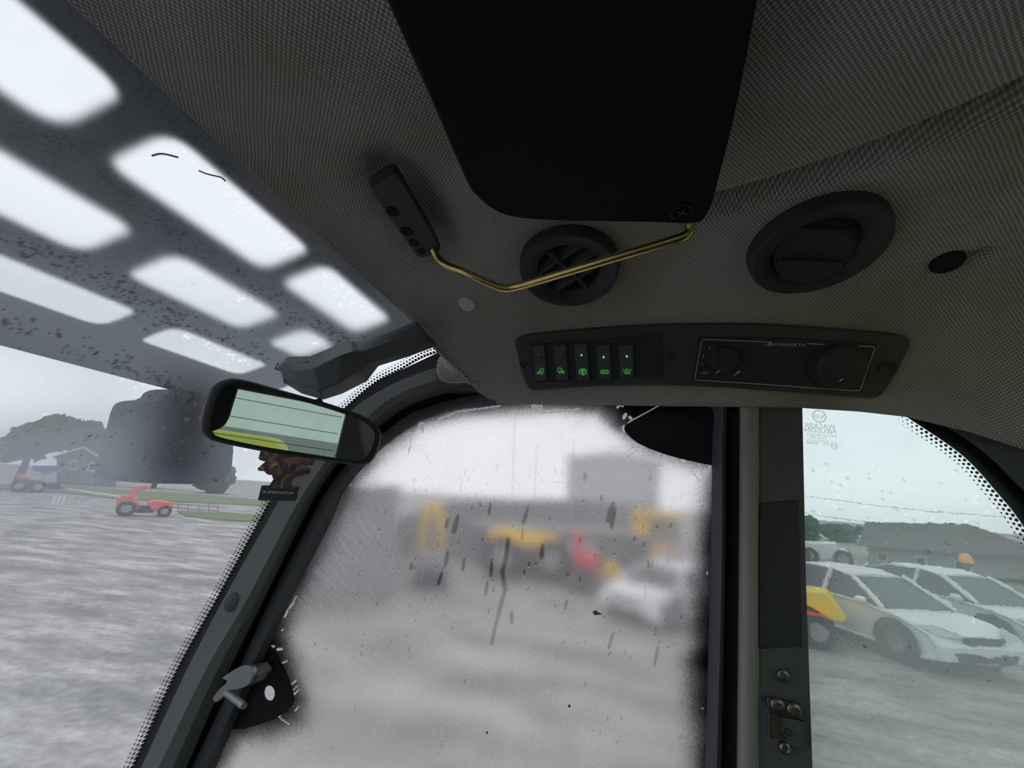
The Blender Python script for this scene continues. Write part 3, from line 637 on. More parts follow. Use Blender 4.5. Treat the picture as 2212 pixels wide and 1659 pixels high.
# ---- side pillar between door and rear window
R = {1590: [(1598, 820), (1594, 1250), (1590, 1659), (1588, 1900)]}
def rl(x0, x1, x2, y, k=8): return [ony(p[0], p[1], y) for p in cat_rom([(x0, 800), (x0, 866), ((x0 + x1) / 2, 1060), (x1, 1250), ((x1 + x2) / 2, 1455), (x2, 1659), (x2 + (x2 - x1) * .6, 1900)], k)]
pil2 = thing('pillar_side', rl(1690, 1690, 1690, .62)[-1], 'wide black side pillar with a rounded edge between door and rear window', 'pillar', kind='structure')
mb = MB(); mb.loft([rl(1597, 1594, 1590, .638), rl(1601, 1598, 1594, .624), rl(1612, 1608, 1604, .613), rl(1624, 1621, 1618, .610), rl(1634, 1633, 1632, .613), rl(1640, 1640, 1640, .620), rl(1640, 1640, 1640, .638)]); mb.build('highlight_edge', 'highlight_vinyl', pil2, smooth=True, angle=85)  # rounded edge of the pillar, its highlight painted as a lighter material
mb = MB(); mb.loft([rl(1597, 1594, 1590, .639), rl(1634, 1633, 1632, .622), rl(1645, 1645, 1647, .618), rl(1733, 1741, 1755, .618), rl(1733, 1741, 1755, .632), rl(1700, 1700, 1700, .70), rl(1597, 1594, 1590, .70)])
mb.build('pillar_tube', 'pillar_trim', pil2, smooth=True, angle=35)
mb = MB(); mb.prism([ony(*p, .6165) for p in [(1642, 1086), (1726, 1080), (1732, 1398), (1640, 1402)]], (0, .004, 0)); mb.build('cover_plate', 'black_plastic', pil2, bevel=.001)
sp = ony(1690, 1459, .617)
mb = MB(); mb.lathe(sp, (0, -1, 0), [(.0066, 0), (.0066, .003), (.004, .0042), (.003, .002), (0, .002)], 18, False); mb.build('screw', 'screw_metal', pil2, smooth=True)

# ---- rear side window
C1 = [(1880, 880), (1940, 893), (1980, 915), (2080, 985), (2150, 1060), (2212, 1140), (2300, 1300), (2350, 1500), (2370, 1900)]
C2 = [(1900, 868), (1968, 884), (2015, 905), (2110, 965), (2185, 1034), (2250, 1110), (2345, 1280), (2400, 1500), (2420, 1900)]
C3 = [(1960, 830), (2040, 840), (2110, 870), (2220, 920), (2320, 990), (2400, 1080), (2500, 1260), (2560, 1500), (2580, 1900)]
win2 = thing('window_2', (.40, .63, -.5), 'rain-wet greenish rear side window with dotted rim', 'window', kind='structure')
L1 = [(p[0], p[1]) for p in cat_rom(C2, 6)]
pl_ = [(1715, 1900), (1700, 840)] + [(1800, 850)] + L1
mb = MB(); mb.prism([ony(p[0], p[1], .634) for p in pl_], (0, .005, 0)); pane = mb.build('pane', 'rear_glass', win2)
bm = bmesh.new(); bm.from_mesh(pane.data); bmesh.ops.recalc_face_normals(bm, faces=bm.faces); bmesh.ops.triangulate(bm, faces=[f for f in bm.faces if len(f.verts) > 4]); bm.to_mesh(pane.data); bm.free()
fr = lambda L, y: [ony(p[0], p[1], y) for p in cat_rom(L, 8)]
mb = MB(); mb.loft([fr(C1, .6325), fr(C2, .6325)], False); mb.build('frit_band', 'frit', win2)
mb = MB()
cc = cat_rom(C1[1:], 60); acc = 0; last = None
pts3 = [ony(p[0], p[1], .632) for p in cc]; ln = np.concatenate([[0], np.cumsum([np.linalg.norm(pts3[i + 1] - pts3[i]) for i in range(len(pts3) - 1)])]); pts3 = np.array(pts3)
for row in range(3):
    for s in np.arange(.0031 * (row % 2), ln[-1], .0062):
        p = V([np.interp(s, ln, pts3[:, j]) for j in range(3)]); q = V([np.interp(min(s + .002, ln[-1]), ln, pts3[:, j]) for j in range(3)]); t = q - p; t = t / (np.linalg.norm(t) + 1e-9)
        n = V([t[2], 0, -t[0]]); n = n if n[0] < 0 else -n
        c = p + n * (.0026 + .0046 * row); r = (.0020, .0016, .0010)[row] * min(1, s / .05 + .3)
        mb.add([c + V([r * math.cos(a), 0, r * math.sin(a)]) for a in np.arange(10) * math.pi / 5], [tuple(range(10))])
tag(mb.build('frit_dots', 'frit', win2), kind='stuff')
xg = np.linspace(.18, .56, 260); zg = np.linspace(-.45, .16, 380); XG, ZG = np.meshgrid(xg, zg, indexing='ij'); PR = np.stack([XG, np.full_like(XG, .6315), ZG], -1)
rx, ry = proj(PR.reshape(-1, 3)); rx = rx.reshape(XG.shape); ry = ry.reshape(XG.shape)
nz = 0.5 * smooth_noise(XG.shape, 50, 31) + 0.3 * smooth_noise(XG.shape, 18, 32) + 0.2 * smooth_noise(XG.shape, 6, 33)
rh = 0.17 + 0.36 * sstep(1030, 1230, ry) + 0.10 * (nz - .5); dx_, dy_ = rx, ry; paint2 = np.zeros_like(rh); keep_p = paint; paint = paint2; keep_d = dh; dh = rh  # mist over the distance painted into the film, denser lower down
for _ in range(260):
    x = rng.uniform(1745, 2212); y = rng.uniform(1000, 1659); l = rng.uniform(2, 8); a = rng.normal() * .3 - .5; mark(x, y, x + l * math.cos(a), y - l * math.sin(a), rng.uniform(1.2, 2.2), hz=rng.choice([.02, .7]), k=.8)
rh = np.clip(dh - .22 * np.exp(-((rx - 1770) / 50.0) ** 2 - ((ry - 1315) / 40.0) ** 2), 0.01, 1)
grid_mesh('rain_painted_mist', PR, 'rear_film', win2, {'haze': rh, 'paint': np.zeros_like(rh)}, keep=inpoly(rx, ry, [(p[0], p[1]) for p in pl_]))
# printed maker's mark, read from outside
pn = (V([0, .6305, 0]), V([0, -1.0, 0])); NRM = V([0, -1.0, 0])
W = lambda px, py: ony(px, py, .6305)
mb = MB(); cen = (1769.5, 899.5)
mb.ribbon([W(cen[0] + 14 * math.cos(t), cen[1] + 12.3 * math.sin(t) + 2.0 * math.cos(t)) for t in np.linspace(0, 2 * math.pi, 33)[:-1]], .0014, NRM, closed=True)
mb.ribbon([W(*p) for p in [(1759, 896), (1765, 905), (1769, 899), (1773, 906), (1780, 897)]], .0009, NRM); mb.ribbon([W(*p) for p in [(1762, 895), (1766, 901), (1770, 895), (1774, 902), (1777, 897)]], .0009, NRM)
mb.build('emblem', 'glass_print', win2)
for s, a, b, hh in [('WACKER', (1805, 928), (1738, 923), .0068), ('NEUSON', (1805, 938), (1738, 932.5), .0065), ('PART NO.10002162310', (1805, 945.5), (1743, 940), .0034), ('116-50-0051', (1783, 949.5), (1749, 946.5), .0033), ('AS2 M550 DOT478', (1791, 955.5), (1743, 952), .0026), ('43R - 001668', (1791, 963), (1742, 958.5), .0042), ('T', (1766, 966), (1764, 965.8), .002)]:
    text_mesh(s, 'lettering', 'glass_print', win2, W(*a), W(*b), NRM, height=hh)
mb = MB(); mb.ribbon([W(1802 + 7.4 * math.cos(t), 963.5 + 6.5 * math.sin(t) + 1.2 * math.cos(t)) for t in np.linspace(0, 2 * math.pi, 25)[:-1]], .0008, NRM, closed=True); mb.build('approval_ring', 'glass_print', win2)
text_mesh('E1', 'lettering', 'glass_print', win2, W(1806.5, 966.5), W(1798, 965.8), NRM, height=.0042)
# rear corner pillar
pil3 = thing('pillar_rear', fr(C3, .62)[-1], 'black rear corner pillar behind the curved window edge', 'pillar', kind='structure')
mb = MB(); mb.loft([fr(C2, .633), fr(C2, .622), fr([((a[0] + b[0]) / 2, (a[1] + b[1]) / 2) for a, b in zip(C2, C3)], .612), fr(C3, .60), fr(C3, .70), fr(C2, .70)]); mb.build('pillar_tube', 'door_paint', pil3, smooth=True, angle=30)

# ---- rest of the shell: rails, low walls, floor, left side, rear wall with its window
def struct_box(name, c, d, material, label, cat):
    mb = MB(); mb.box(c, d); return tag(mb.build(name, material, bevel=.008), label, cat, kind='structure')
struct_box('trim_1', (.10, .66, .235), (.80, .075, .13), 'door_paint', 'roof rail above the cab door', 'rail')
struct_box('trim_2', (.02, -.655, .235), (1.0, .07, .14), 'door_paint', 'roof rail above the far side of the cab', 'rail')
struct_box('wall_right', (-.02, .672, -.85), (1.40, .06, .74), 'door_paint', 'low body wall below the cab door', 'wall')
struct_box('wall_left', (-.02, -.665, -.90), (1.40, .07, .62), 'door_paint', 'low body wall opposite the door', 'wall')
struct_box('wall_front', (-.80, 0, -1.05), (.06, 1.26, .34), 'door_paint', 'low body wall below the windscreen', 'wall')
struct_box('floor', (-.05, 0, -1.23), (1.5, 1.3, .04), 'floor_rubber', 'black rubber cab floor', 'floor')
wb = thing('wall_rear', (.67, 0, -1.2), 'rear cab wall around the heated rear window', 'wall', kind='structure')
mb = MB(); mb.box((.67, 0, -.88), (.05, 1.30, .68)); mb.build('lower_panel', 'door_paint', wb)
mb = MB(); mb.box((.67, 0, .235), (.05, 1.30, .13)); mb.build('header', 'door_paint', wb, bevel=.01)
for s in (-1, 1):
    mb = MB(); mb.box((.67, s * .575, -.19), (.05, .15, .72)); mb.build('post', 'pillar_trim', wb, bevel=.01)
win3 = thing('window_3', (.66, 0, -.54), 'green tinted rear window with heating wires', 'window', kind='structure')
mb = MB(); mb.box((.672, 0, -.185), (.006, 1.0, .71)); mb.build('pane', 'tinted_glass', win3)
for z in np.arange(-.46, .14, .06):
    mb = MB(); mb.tube([(.665, -.49, z), (.665, .49, z)], .0011, 6); mb.build('heating_wire', 'wire', win3)
for xx in (-.52, .20):
    struct_box('pillar_far', (xx, -.655, -.2), (.08, .06, .82), 'pillar_paint', 'plain post on the far side of the cab' + (' beside the windscreen' if xx < 0 else ' behind the seat'), 'pillar')
win4 = thing('window_4', (0, -.66, -.6), 'glazed far side of the cab', 'window', kind='structure')
mb = MB(); mb.box((-.02, -.66, -.20), (1.30, .006, .78)); mb.build('pane', 'light_cutting_glass', win4)

# ================================================================== THINGS IN THE CAB
def px_cyl(name, c, ax, r, hgt, material, parent, n=24, dome=.0):
    mb = MB(); mb.lathe(c, ax, [(r, -.003), (r, hgt * .7), (r * .86, hgt), (r * .4, hgt + dome), (0, hgt + dome)], n, False); return mb.build(name, material, parent, smooth=True)
# ---- sun visor
ZV = .250
vis = thing('sun_visor', onz(1300, 300, ZV), 'large black padded sun visor folded flat under the headliner', 'sun visor')
vo = [(846, 36), (930, 222), (1005, 392), (1030, 428), (1062, 455), (1110, 473), (1200, 480), (1400, 484), (1490, 486), (1520, 478), (1540, 440), (1562, 360), (1592, 240), (1640, 0)]
vp = [onz(p[0], p[1], ZV) for p in cat_rom(vo, 4)]; vp = [V([vp[0][0], -.16, ZV]), V([vp[0][0], vp[0][1], ZV])] + vp[1:-1] + [vp[-1], V([vp[-1][0], -.16, ZV])]
mb = MB(); mb.prism(vp, (0, 0, .022)); mb.build('pad', 'visor_vinyl', vis, bevel=.006, seg=3, angle=60)
sc_ = onz(1472, 457, ZV); mb = MB(); mb.lathe(sc_ + V([0, 0, .001]), (0, 0, -1), [(.0098, 0), (.0098, .002), (.0075, .0028), (.0065, .001), (0, .001)], 22, False); sb = mb.build('screw', 'rubber', vis, smooth=True)
mb = MB()
for a in (0.4, 0.4 + math.pi / 2): mb.ribbon([sc_ + .005 * V([math.cos(a), math.sin(a), 0]) - V([0, 0, .0012]), sc_ - .005 * V([math.cos(a), math.sin(a), 0]) - V([0, 0, .0012])], .0018, (0, 0, -1.0))
mb.build('cross_slot', 'black_plastic', sb)
rp = [(onz(935, 536, .287)), onz(946, 556, .276), onz(962, 571, .264), onz(1000, 587, .248), onz(1060, 613, .236), onz(1087, 622, .232), onz(1118, 619, .232), onz(1200, 595, .233), onz(1330, 556, .236), onz(1440, 523, .240), onz(1476, 511, .242), onz(1488, 500, .246), onz(1490, 484, .252), onz(1488, 470, .258)]
mb = MB(); mb.tube(cat_rom(rp, 5), .0047, 12); mb.build('rod', 'zinc_yellow', vis, smooth=True, angle=60)
# ---- pivot bracket of the visor rod
bk = thing('visor_bracket', onz(880, 470, .29), 'black rectangular pivot block with round recesses holding the brass rod', 'bracket')
bo = chaikin([(797, 412), (862, 374), (960, 540), (905, 564)], 0)
def round_poly(P, r, n=5):
    P = [V(p, dtype=float) for p in P]; out = []
    for i, p in enumerate(P):
        a = P[i - 1] - p; b = P[(i + 1) % len(P)] - p; la = np.linalg.norm(a); lb = np.linalg.norm(b); k = min(r, la * .45, lb * .45); s = p + a / la * k; e = p + b / lb * k
        for t in np.linspace(0, 1, n): out.append(s * (1 - t) ** 2 + 2 * p * t * (1 - t) + e * t * t)
    return out
mb = MB(); mb.prism([onz(p[0], p[1], .283) for p in round_poly([(797, 412), (862, 376), (958, 540), (906, 563)], 16)], (-.011, .004, .022)); mb.build('block', 'black_plastic', bk, bevel=.003)
for (x, y, r) in [(848, 457, 14), (878, 499, 14), (895, 524, 11), (911, 542, 9.5)]:
    c = onz(x, y, .283); rr = r * np.linalg.norm(c) * .93 / FPX
    mb = MB(); mb.lathe(c, (0, 0, -1), [(rr, -.001), (rr, .0007), (rr * .9, .0011), (rr * .84, .0004), (rr * .2, .0004)], 22); mb.build('screw_well', 'rubber', bk, smooth=True)

# ---- round air vents
NV = V([0, -.24, -.97]); NV /= np.linalg.norm(NV)
def vent(px, py, r, label, tilt, closed):
    c = onprof(px, py); t = thing('air_vent', c, label, 'air vent')
    mb = MB(); mb.lathe(c, NV, [(r * 1.03, -.012), (r * 1.0, .010), (r * .97, .0155), (r * .93, .017), (r * .66, .011), (r * .63, .008), (r * .61, .001)], 48, False); mb.build('ring', 'black_plastic', t, smooth=True)
    e1 = V([1.0, 0, 0]); e2 = np.cross(NV, e1); ca, sa = math.cos(tilt), math.sin(tilt); f1 = e1 * ca + e2 * sa; f2 = -e1 * sa + e2 * ca
    mb = MB(); mb.lathe(c, NV, [(r * .66, .0015), (0, .0015)], 40, False); mb.build('back', 'rubber', t)
    if closed:
        mb = MB(); ring = []; n2 = NV * .9 + f2 * .35; n2 /= np.linalg.norm(n2); g2 = np.cross(n2, f1)
        q = [c + NV * .009 + r * .62 * (math.cos(k * 2 * math.pi / 36) * f1 + math.sin(k * 2 * math.pi / 36) * g2) for k in range(36)]
        mb.prism(q, -NV * .004); mb.build('flap', 'black_plastic', t, bevel=.001)
        mb = MB(); a = c + NV * .0135; mb.prism([a + f1 * x * r + g2 * y * r for x, y in [(-.52, -.26), (-.3, -.34), (.3, -.34), (.52, -.26), (.5, -.16), (-.5, -.16)]], -NV * .006); mb.build('finger_ridge', 'black_plastic', t, bevel=.001)
    else:
        for s in (-1, 0, 1):
            mb = MB(); w = r * .64 * math.sqrt(max(.1, 1 - (s * .42) ** 2)); a = c + f2 * r * .30 * s + NV * .010
            mb.prism([a - f1 * w - f2 * .001, a + f1 * w - f2 * .001, a + f1 * w + f2 * .0012, a - f1 * w + f2 * .0012], -NV * .008 + f2 * .006); mb.build('vane', 'black_plastic', t)
        mb = MB(); mb.tube([c + f2 * r * .62 + NV * .009, c - f2 * r * .62 + NV * .009], .003, 8); mb.build('crossbar', 'black_plastic', t, smooth=True)
vent(1229, 572, .0615, 'round black air vent with open vanes behind the brass rod', .6, False)
vent(1758, 526, .0635, 'round black air vent with its flap shut, nearer the roof crease', -.15, True)
# ---- headliner fasteners
c = onprof(1010, 655); n = V([0, -.42, -.91]); t = thing('trim_clip', c, 'small pale grey round clip pressed into the headliner', 'clip')
mb = MB(); mb.lathe(c, n, [(.0128, -.004), (.0128, .002), (.0115, .0045), (.006, .0055), (0, .0058)], 28, False); mb.build('head', 'clip_grey', t, smooth=True)
c = onprof(2045, 564); n = V([0, -.30, -.95]); t = thing('grommet', c, 'small black round grommet in a dimple of the headliner', 'grommet')
mb = MB(); mb.lathe(c, n, [(.0145, -.004), (.0145, .003), (.0125, .0055), (.010, .0035), (.004, .0035), (0, .0045)], 28, False); mb.build('cap', 'rubber', t, smooth=True)

# ---- overhead control panel
PN = V([0, -.854, -.52]); PP = V([0, .59, .160])
def PLn(l): return lambda px, py: onpl(px, py, (PP + PN * l, PN))
cp = thing('control_panel', PLn(0)(1450, 834), 'long curved black overhead console with switches and heater knobs', 'control panel')
bz = [(1112, 742), (1122, 728), (1165, 719), (1300, 707), (1450, 699), (1600, 698), (1700, 702), (1850, 713), (1945, 723), (1966, 736), (1962, 758), (1932, 815), (1910, 848), (1886, 862), (1840, 860), (1700, 848), (1560, 838), (1450, 834), (1300, 836), (1180, 843), (1152, 845), (1136, 832), (1122, 790)]
mb = MB(); mb.prism([PLn(.010)(*p) for p in cat_rom(bz, 4, True)], -PN * .035); mb.build('bezel', 'panel_plastic', cp, bevel=.003)
sk = PLn(.0112)
mb = MB(); mb.prism([sk(*p) for p in round_poly([(1139, 744), (1300, 731), (1432, 722), (1432, 814), (1300, 822), (1156, 829)], 6)], -PN * .004); bank = mb.build('switch_bank', 'face_plate', cp, bevel=.001)
SW = [[(1150.6, 747), (1176, 746), (1181, 820.5), (1156, 821.6)], [(1197, 745), (1222, 743), (1227.5, 819), (1202, 821)], [(1241, 744), (1268, 742.5), (1274, 820), (1246.7, 821)], [(1288.5, 746), (1316.7, 744), (1321, 816), (1293.7, 817)], [(1338, 746), (1367.6, 744), (1369, 814), (1340.5, 815)]]
DOT = [(1163.7, 766), (1210.3, 764), (1256, 767.4), (1304, 772), (1354, 770)]
IC = [(1167.5, 802), (1212.3, 800.6), (1259, 803.5), (1306, 803.5), (1354.5, 802)]
def icon_lines(k, x, y):
    arc = lambda cx, cy, r, a0, a1, m=9: [(cx + r * math.cos(a), cy + r * math.sin(a)) for a in np.linspace(a0, a1, m)]
    if k in (0, 1):
        s = 1 if k == 0 else -1; L = [[(x + s * u, y + v) for u, v in q] for q in ([(-1, -1), (5, 3), (7, 0), (6.5, -4.5), (3, -6.5), (0, -5), (-1, -1)], [(-2, 1), (-7, 6)], [(0, 1.5), (-3, 6)], [(2, 3), (1, 6.5)], [(4.5, 4), (4.5, 6.5)], [(-3.5, 0), (-7, 3.5)])]; return L
    if k == 2: return [[(x - 8, y - 3.5), (x + 8, y - 4), (x + 8, y + 4), (x - 7, y + 4.5), (x - 8, y - 3.5)], [(x - 8, y), (x + 8, y)], [(x - 5, y - 3.5), (x - 4, y - 6.5), (x + 5, y - 6.5), (x + 6, y - 4)], [(x, y - 6.5), (x, y + 7)], [(x - 2, y + 3), (x + 3, y + 7)]]
    if k == 3: return [[(x - 8.5, y - 1.5), (x - 7, y - 3.5), (x + 7.5, y - 4), (x + 9, y - 1), (x + 8, y + 2.5), (x - 7, y + 3.5), (x - 8.5, y - 1.5)]] + [[(x + d - 1.6, y + .8), (x + d, y - 1.5), (x + d + 1.6, y + .8)] for d in (-4.5, 0, 4.5)]
    return [[(x - 4, y + 4), (x - 3.5, y - 2), (x - 1.5, y - 5), (x + 2, y - 5), (x + 4, y - 2), (x + 4.5, y + 4)], [(x - 5.5, y + 4.8), (x + 6, y + 4.8)], [(x + .3, y - 2), (x + .3, y + 3)], [(x - 6, y - 3), (x - 8.5, y - 4.5)], [(x - 6, y - .5), (x - 8.5, y + .5)], [(x + 6.5, y - 3), (x + 9, y - 4.5)], [(x + 6.5, y - .5), (x + 9, y)]]
for k in range(5):
    q = SW[k]; a, b, c_, d = [V(p) for p in q]; m1 = a * .5 + d * .5; m2 = b * .5 + c_ * .5
    lo = PLn(.0115); hi = PLn(.0165); md = PLn(.0135)
    mb = MB(); mb.prism([PLn(.0118)(*p) for p in [a + (-5, -5), b + (5, -5), c_ + (5, 4), d + (-5, 4)]], -PN * .003); mb.build('switch_frame', 'black_plastic', cp, bevel=.0008)
    P = [hi(*a), hi(*b), md(*m2), md(*m1), hi(*d), hi(*c_)]; B_ = [lo(*a), lo(*b), lo(*m2), lo(*m1), lo(*d), lo(*c_)]
    mb = MB(); mb.add(P + B_, [(0, 1, 2, 3), (3, 2, 5, 4), (0, 6, 7, 1), (1, 7, 8, 2), (2, 8, 11, 5), (5, 11, 10, 4), (4, 10, 9, 3), (3, 9, 6, 0)]); sw = mb.build('rocker_switch', 'switch_face', cp, bevel=.0008)
    SP = PLn(.0168)
    mb = MB(); dc = SP(*DOT[k]); rr = .0013; mb.lathe(dc, PN, [(rr, -.003), (rr, .0004), (0, .0006)], 12, False); mb.build('indicator', 'grey_lens' if k < 2 else 'green_lamp', sw, smooth=True)
    mb = MB()
    for L_ in icon_lines(k, *IC[k]): mb.ribbon([SP(*p) for p in L_], .00075, PN)
    mb.build('symbol', 'green_glow', sw)
mb = MB(); mb.prism([PLn(.0125)(*p) for p in [(1379, 742), (1430, 726), (1430, 810), (1378, 815)]], -PN * .002); mb.build('blank_cover', 'face_plate', cp, bevel=.0008)
for (x, y, r) in [(1131, 786.5, 9), (1451, 771, 10), (1917, 797, 14)]:
    c = PLn(.010)(x, y); rr = r * np.linalg.norm(c) * .92 / FPX
    mb = MB(); mb.lathe(c, PN, [(rr, -.002), (rr, .0012), (rr * .85, .002), (rr * .6, .0006), (0, .0006)], 20, False); mb.build('screw_cap', 'face_plate', cp, smooth=True)
hp = PLn(.0116)
mb = MB(); mb.prism([hp(*p) for p in round_poly([(1508, 728), (1700, 730), (1897, 744), (1862, 850), (1700, 838), (1492, 825)], 5)], -PN * .004); plate_h = mb.build('heater_plate', 'face_plate', cp, bevel=.001)
mb = MB(); bd = [(1653, 738.5), (1580, 735.5), (1522, 733), (1516.5, 735), (1513.5, 745), (1501.5, 814), (1502, 819.5), (1507, 821), (1640, 829.5), (1760, 838), (1846, 843.8), (1856.5, 843), (1859.5, 838), (1888.5, 755), (1889, 750.5), (1884, 748.5), (1815, 745.5), (1743, 742)]
mb.ribbon([hp(*p) for p in bd], .0009, PN); mb.build('printed_border', 'white_print', plate_h)
mb = MB(); lx = [(1653.5, 738.5), (1667, 739.3), (1666.2, 746), (1652.5, 745.2)]; mb.ribbon([hp(*p) for p in lx], .0007, PN, closed=True); mb.ribbon([hp(1660.3, 739), hp(1659.3, 745.6)], .0007, PN); mb.ribbon([hp(1662, 741.3), hp(1666, 741.5)], .0012, PN); mb.ribbon([hp(1661.6, 744), hp(1665.6, 744.2)], .0012, PN); mb.build('emblem', 'white_print', plate_h)
for s, a, b, hh in [('KONVEKTA', (1669.5, 746.4), (1740, 748.6), .0036), ('3', (1530, 756), (1536, 756.3), .0044), ('2', (1516, 773), (1522.5, 773.4), .0044), ('1', (1515.6, 790), (1518.6, 790.2), .0044), ('OFF', (1515, 807.5), (1529.5, 808.6), .0032), ('MIN', (1762, 812), (1775, 813), .0026), ('OFF', (1773, 828), (1789, 829), .0032)]:
    text_mesh(s, 'lettering', 'white_print', plate_h, hp(*a), hp(*b), PN, height=hh)
for name_, (x, y, r), ticks in [('k', (1567, 777, 30), [((1546, 805.5), (1554, 801))]), ('k', (1820.5, 794, 46), [((1812.5, 823), (1821, 817))])]:
    c = PLn(.0266)(x, y); rr = r * np.linalg.norm(c) * .82 / FPX; c = c - PN * .015; prf = [(rr * 1.12, 0), (rr * 1.12, .0015), (rr, .002), (rr * .96, .014), (rr * .86, .016), (0, .016)]
    mb = MB(); mb.lathe(c, PN, prf, 40, False); kn = mb.build('heater_knob', 'black_plastic', plate_h, smooth=True)
for a, b in [((1546, 806), (1554.5, 800.5)), ((1585.5, 810.5), (1593, 805)), ((1812.5, 823.5), (1821, 817))]:
    mb = MB(); mb.ribbon([PLn(.0290)(*a), PLn(.0290)(*b)] if a[0] != 1585.5 else [hp(*a), hp(*b)], .0014, PN); mb.build('pointer_mark', 'white_print', plate_h)
mb = MB(); mb.lathe(hp(1595.5, 803.5), PN, [(.0016, 0), (.0016, .0004), (0, .0004)], 12, False); mb.build('printed_dot', 'white_print', plate_h)

# ---- interior mirror: aimed through the rear window
MC = ony(632, 908, .38); TG = V([.67, .34, .10])
mn = -MC / np.linalg.norm(MC) + (TG - MC) / np.linalg.norm(TG - MC); mn /= np.linalg.norm(mn)
mir = thing('rear_view_mirror', MC, 'black framed interior mirror tilted in front of the pillar', 'mirror')
mo = [(438, 925), (441, 895), (457, 846), (480, 823), (520, 819), (620, 846), (720, 875), (792, 902), (819, 926), (822, 950), (808, 990), (782, 1006), (740, 1001), (640, 986), (560, 973), (470, 954), (447, 941)]
mi = [(454, 918), (457, 896), (471, 852), (490, 833), (522, 830), (620, 857), (720, 886), (785, 910), (808, 931), (811, 950), (798, 982), (777, 995), (740, 991), (640, 976), (560, 963), (478, 945), (460, 934)]
fo = [onpl(p[0], p[1], (MC, mn)) for p in cat_rom(mo, 5, True)]; fi = [onpl(p[0], p[1], (MC, mn)) for p in cat_rom(mi, 5, True)]
cfo = V(np.mean(fo, 0))
mb = MB(); mb.rings([[p - mn * .004 for p in fi], [p + mn * .0005 for p in fi], [p * .4 + q * .6 + mn * .0025 for p, q in zip(fi, fo)], [p for p in fo], [p - mn * .010 for p in fo], [cfo + (p - cfo) * .86 - mn * .022 for p in fo]]); mb.build('housing', 'black_plastic', mir, smooth=True, angle=50)
mb = MB(); mb.add([p - mn * .0008 for p in fi], [tuple(range(len(fi)))]); mb.build('mirror_glass', 'mirror_glass', mir)
st = cfo - mn * .022
mb = MB(); mb.tube([st, st - mn * .02 + V([0, 0, .012]), ony(696, 867, .43)], .006, 10); mb.build('stem', 'black_plastic', mir, smooth=True)
mb = MB(); mb.ell(st - mn * .004, (.013, .013, .013)); mb.build('ball_joint', 'black_plastic', mir, smooth=True)

# ---- hanging card
cy = .415
kf = lambda X_, Y_: ony(520 + X_ / 11.06, 950 + Y_ / 11.06, cy)
ca = [(560, -60), (470, 270), (425, 440), (450, 480), (590, 520), (400, 680), (420, 735), (560, 745), (600, 800), (660, 835), (750, 830), (755, 900), (780, 940), (690, 1085), (520, 1090), (490, 1110), (440, 1320), (405, 1430), (450, 1450), (1270, 1465), (1340, 1390), (1385, 1130), (1360, 1110), (1225, 1110), (1180, 1050), (1210, 970), (1290, 880), (1420, 870), (1500, 825), (1620, 825), (1650, 740), (1630, 690), (1570, 640), (1600, 600), (1700, 600), (1745, 490), (1500, 100), (1000, -100)]
fr_ = thing('air_freshener', kf(900, 1460), 'tree-shaped dark printed card air freshener hanging below the mirror', 'air freshener')
cpts = [kf(*p) for p in ca]
mb = MB(); mb.prism(cpts, (0, .0016, 0)); mb.build('card', 'nebula', fr_)
sh = V([-.0008, .0004, -.0003]); mb = MB(); mb.prism([p + V([0, .0017, 0]) + sh for p in cpts], (0, .0010, 0)); mb.build('card_core', 'card_edge', fr_)
mb = MB(); mb.prism([kf(*p) + V([0, -.0004, 0]) for p in [(500, 1105), (450, 1320), (420, 1440), (1265, 1455), (1335, 1385), (1378, 1130), (1230, 1160), (700, 1150)]], (0, .0005, 0)); mb.build('name_plate', 'card_black', fr_)
text_mesh('SUPERNOVA', 'lettering', 'white_print', fr_, kf(545, 1278) + V([0, -.0006, 0]), kf(1278, 1302) + V([0, -.0006, 0]), (0, -1.0, 0), height=.0029)
mb = MB(); mb.tube([kf(1000, -80) + V([0, .001, 0]), kf(1060, -300) + V([0, .002, 0]), st - mn * .012 + V([0, 0, .003])], .0006, 6); mb.build('string', 'card_edge', fr_)

# ---- wiper motor housing under the top of the windscreen
sil = [(595, 798), (617, 781), (666, 780), (733, 752), (761, 745), (772, 752), (899, 702), (945, 748), (880, 772), (818, 791), (805, 808), (793, 824), (739, 851), (698, 864), (652, 851), (614, 828), (616, 808)]
wy = lambda px: .405 + (px - 595) / 340 * .115
wo = [ony(p[0], p[1], wy(p[0])) for p in sil]
wm = thing('wiper_motor_cover', wo[13], 'faceted black plastic housing under the top of the windscreen', 'cover')
tc_ = [(595, 798), (617, 781), (666, 780), (733, 752), (761, 745), (772, 752), (840, 726), (899, 702)]
ur = [(612, 806), (634, 801), (674, 797), (736, 767), (765, 758), (788, 758), (846, 736), (912, 714)]; ul = [.004, .014, .024, .026, .022, .014, .008, .004]
lr = [(613, 820), (640, 829), (692, 842), (735, 828), (768, 806), (798, 784), (860, 764), (926, 738)]; ll = [.004, .016, .030, .030, .022, .012, .008, .004]
bc = [(614, 828), (652, 851), (698, 864), (739, 851), (793, 824), (818, 791), (880, 772), (945, 748)]
ch = lambda L, l=None: [ony(p[0], p[1], wy(p[0]) - (l[i] if l else 0)) for i, p in enumerate(L)]
bk_ = V([-.010, .012, .012]); mb = MB(); mb.loft([ch(tc_), ch(ur, ul), ch(lr, ll), ch(bc), [p + bk_ for p in ch(bc)], [p + bk_ for p in ch(tc_)]]); mb.build('shell', 'cover_plastic', wm, bevel=.0015, angle=15)
mb = MB(); mb.prism([ony(p[0], p[1], wy(p[0]) - .004) for p in [(645, 783), (668, 781), (658, 792), (652, 791)]], (0, .006, 0)); mb.build('clip_tab', 'rubber', wm)

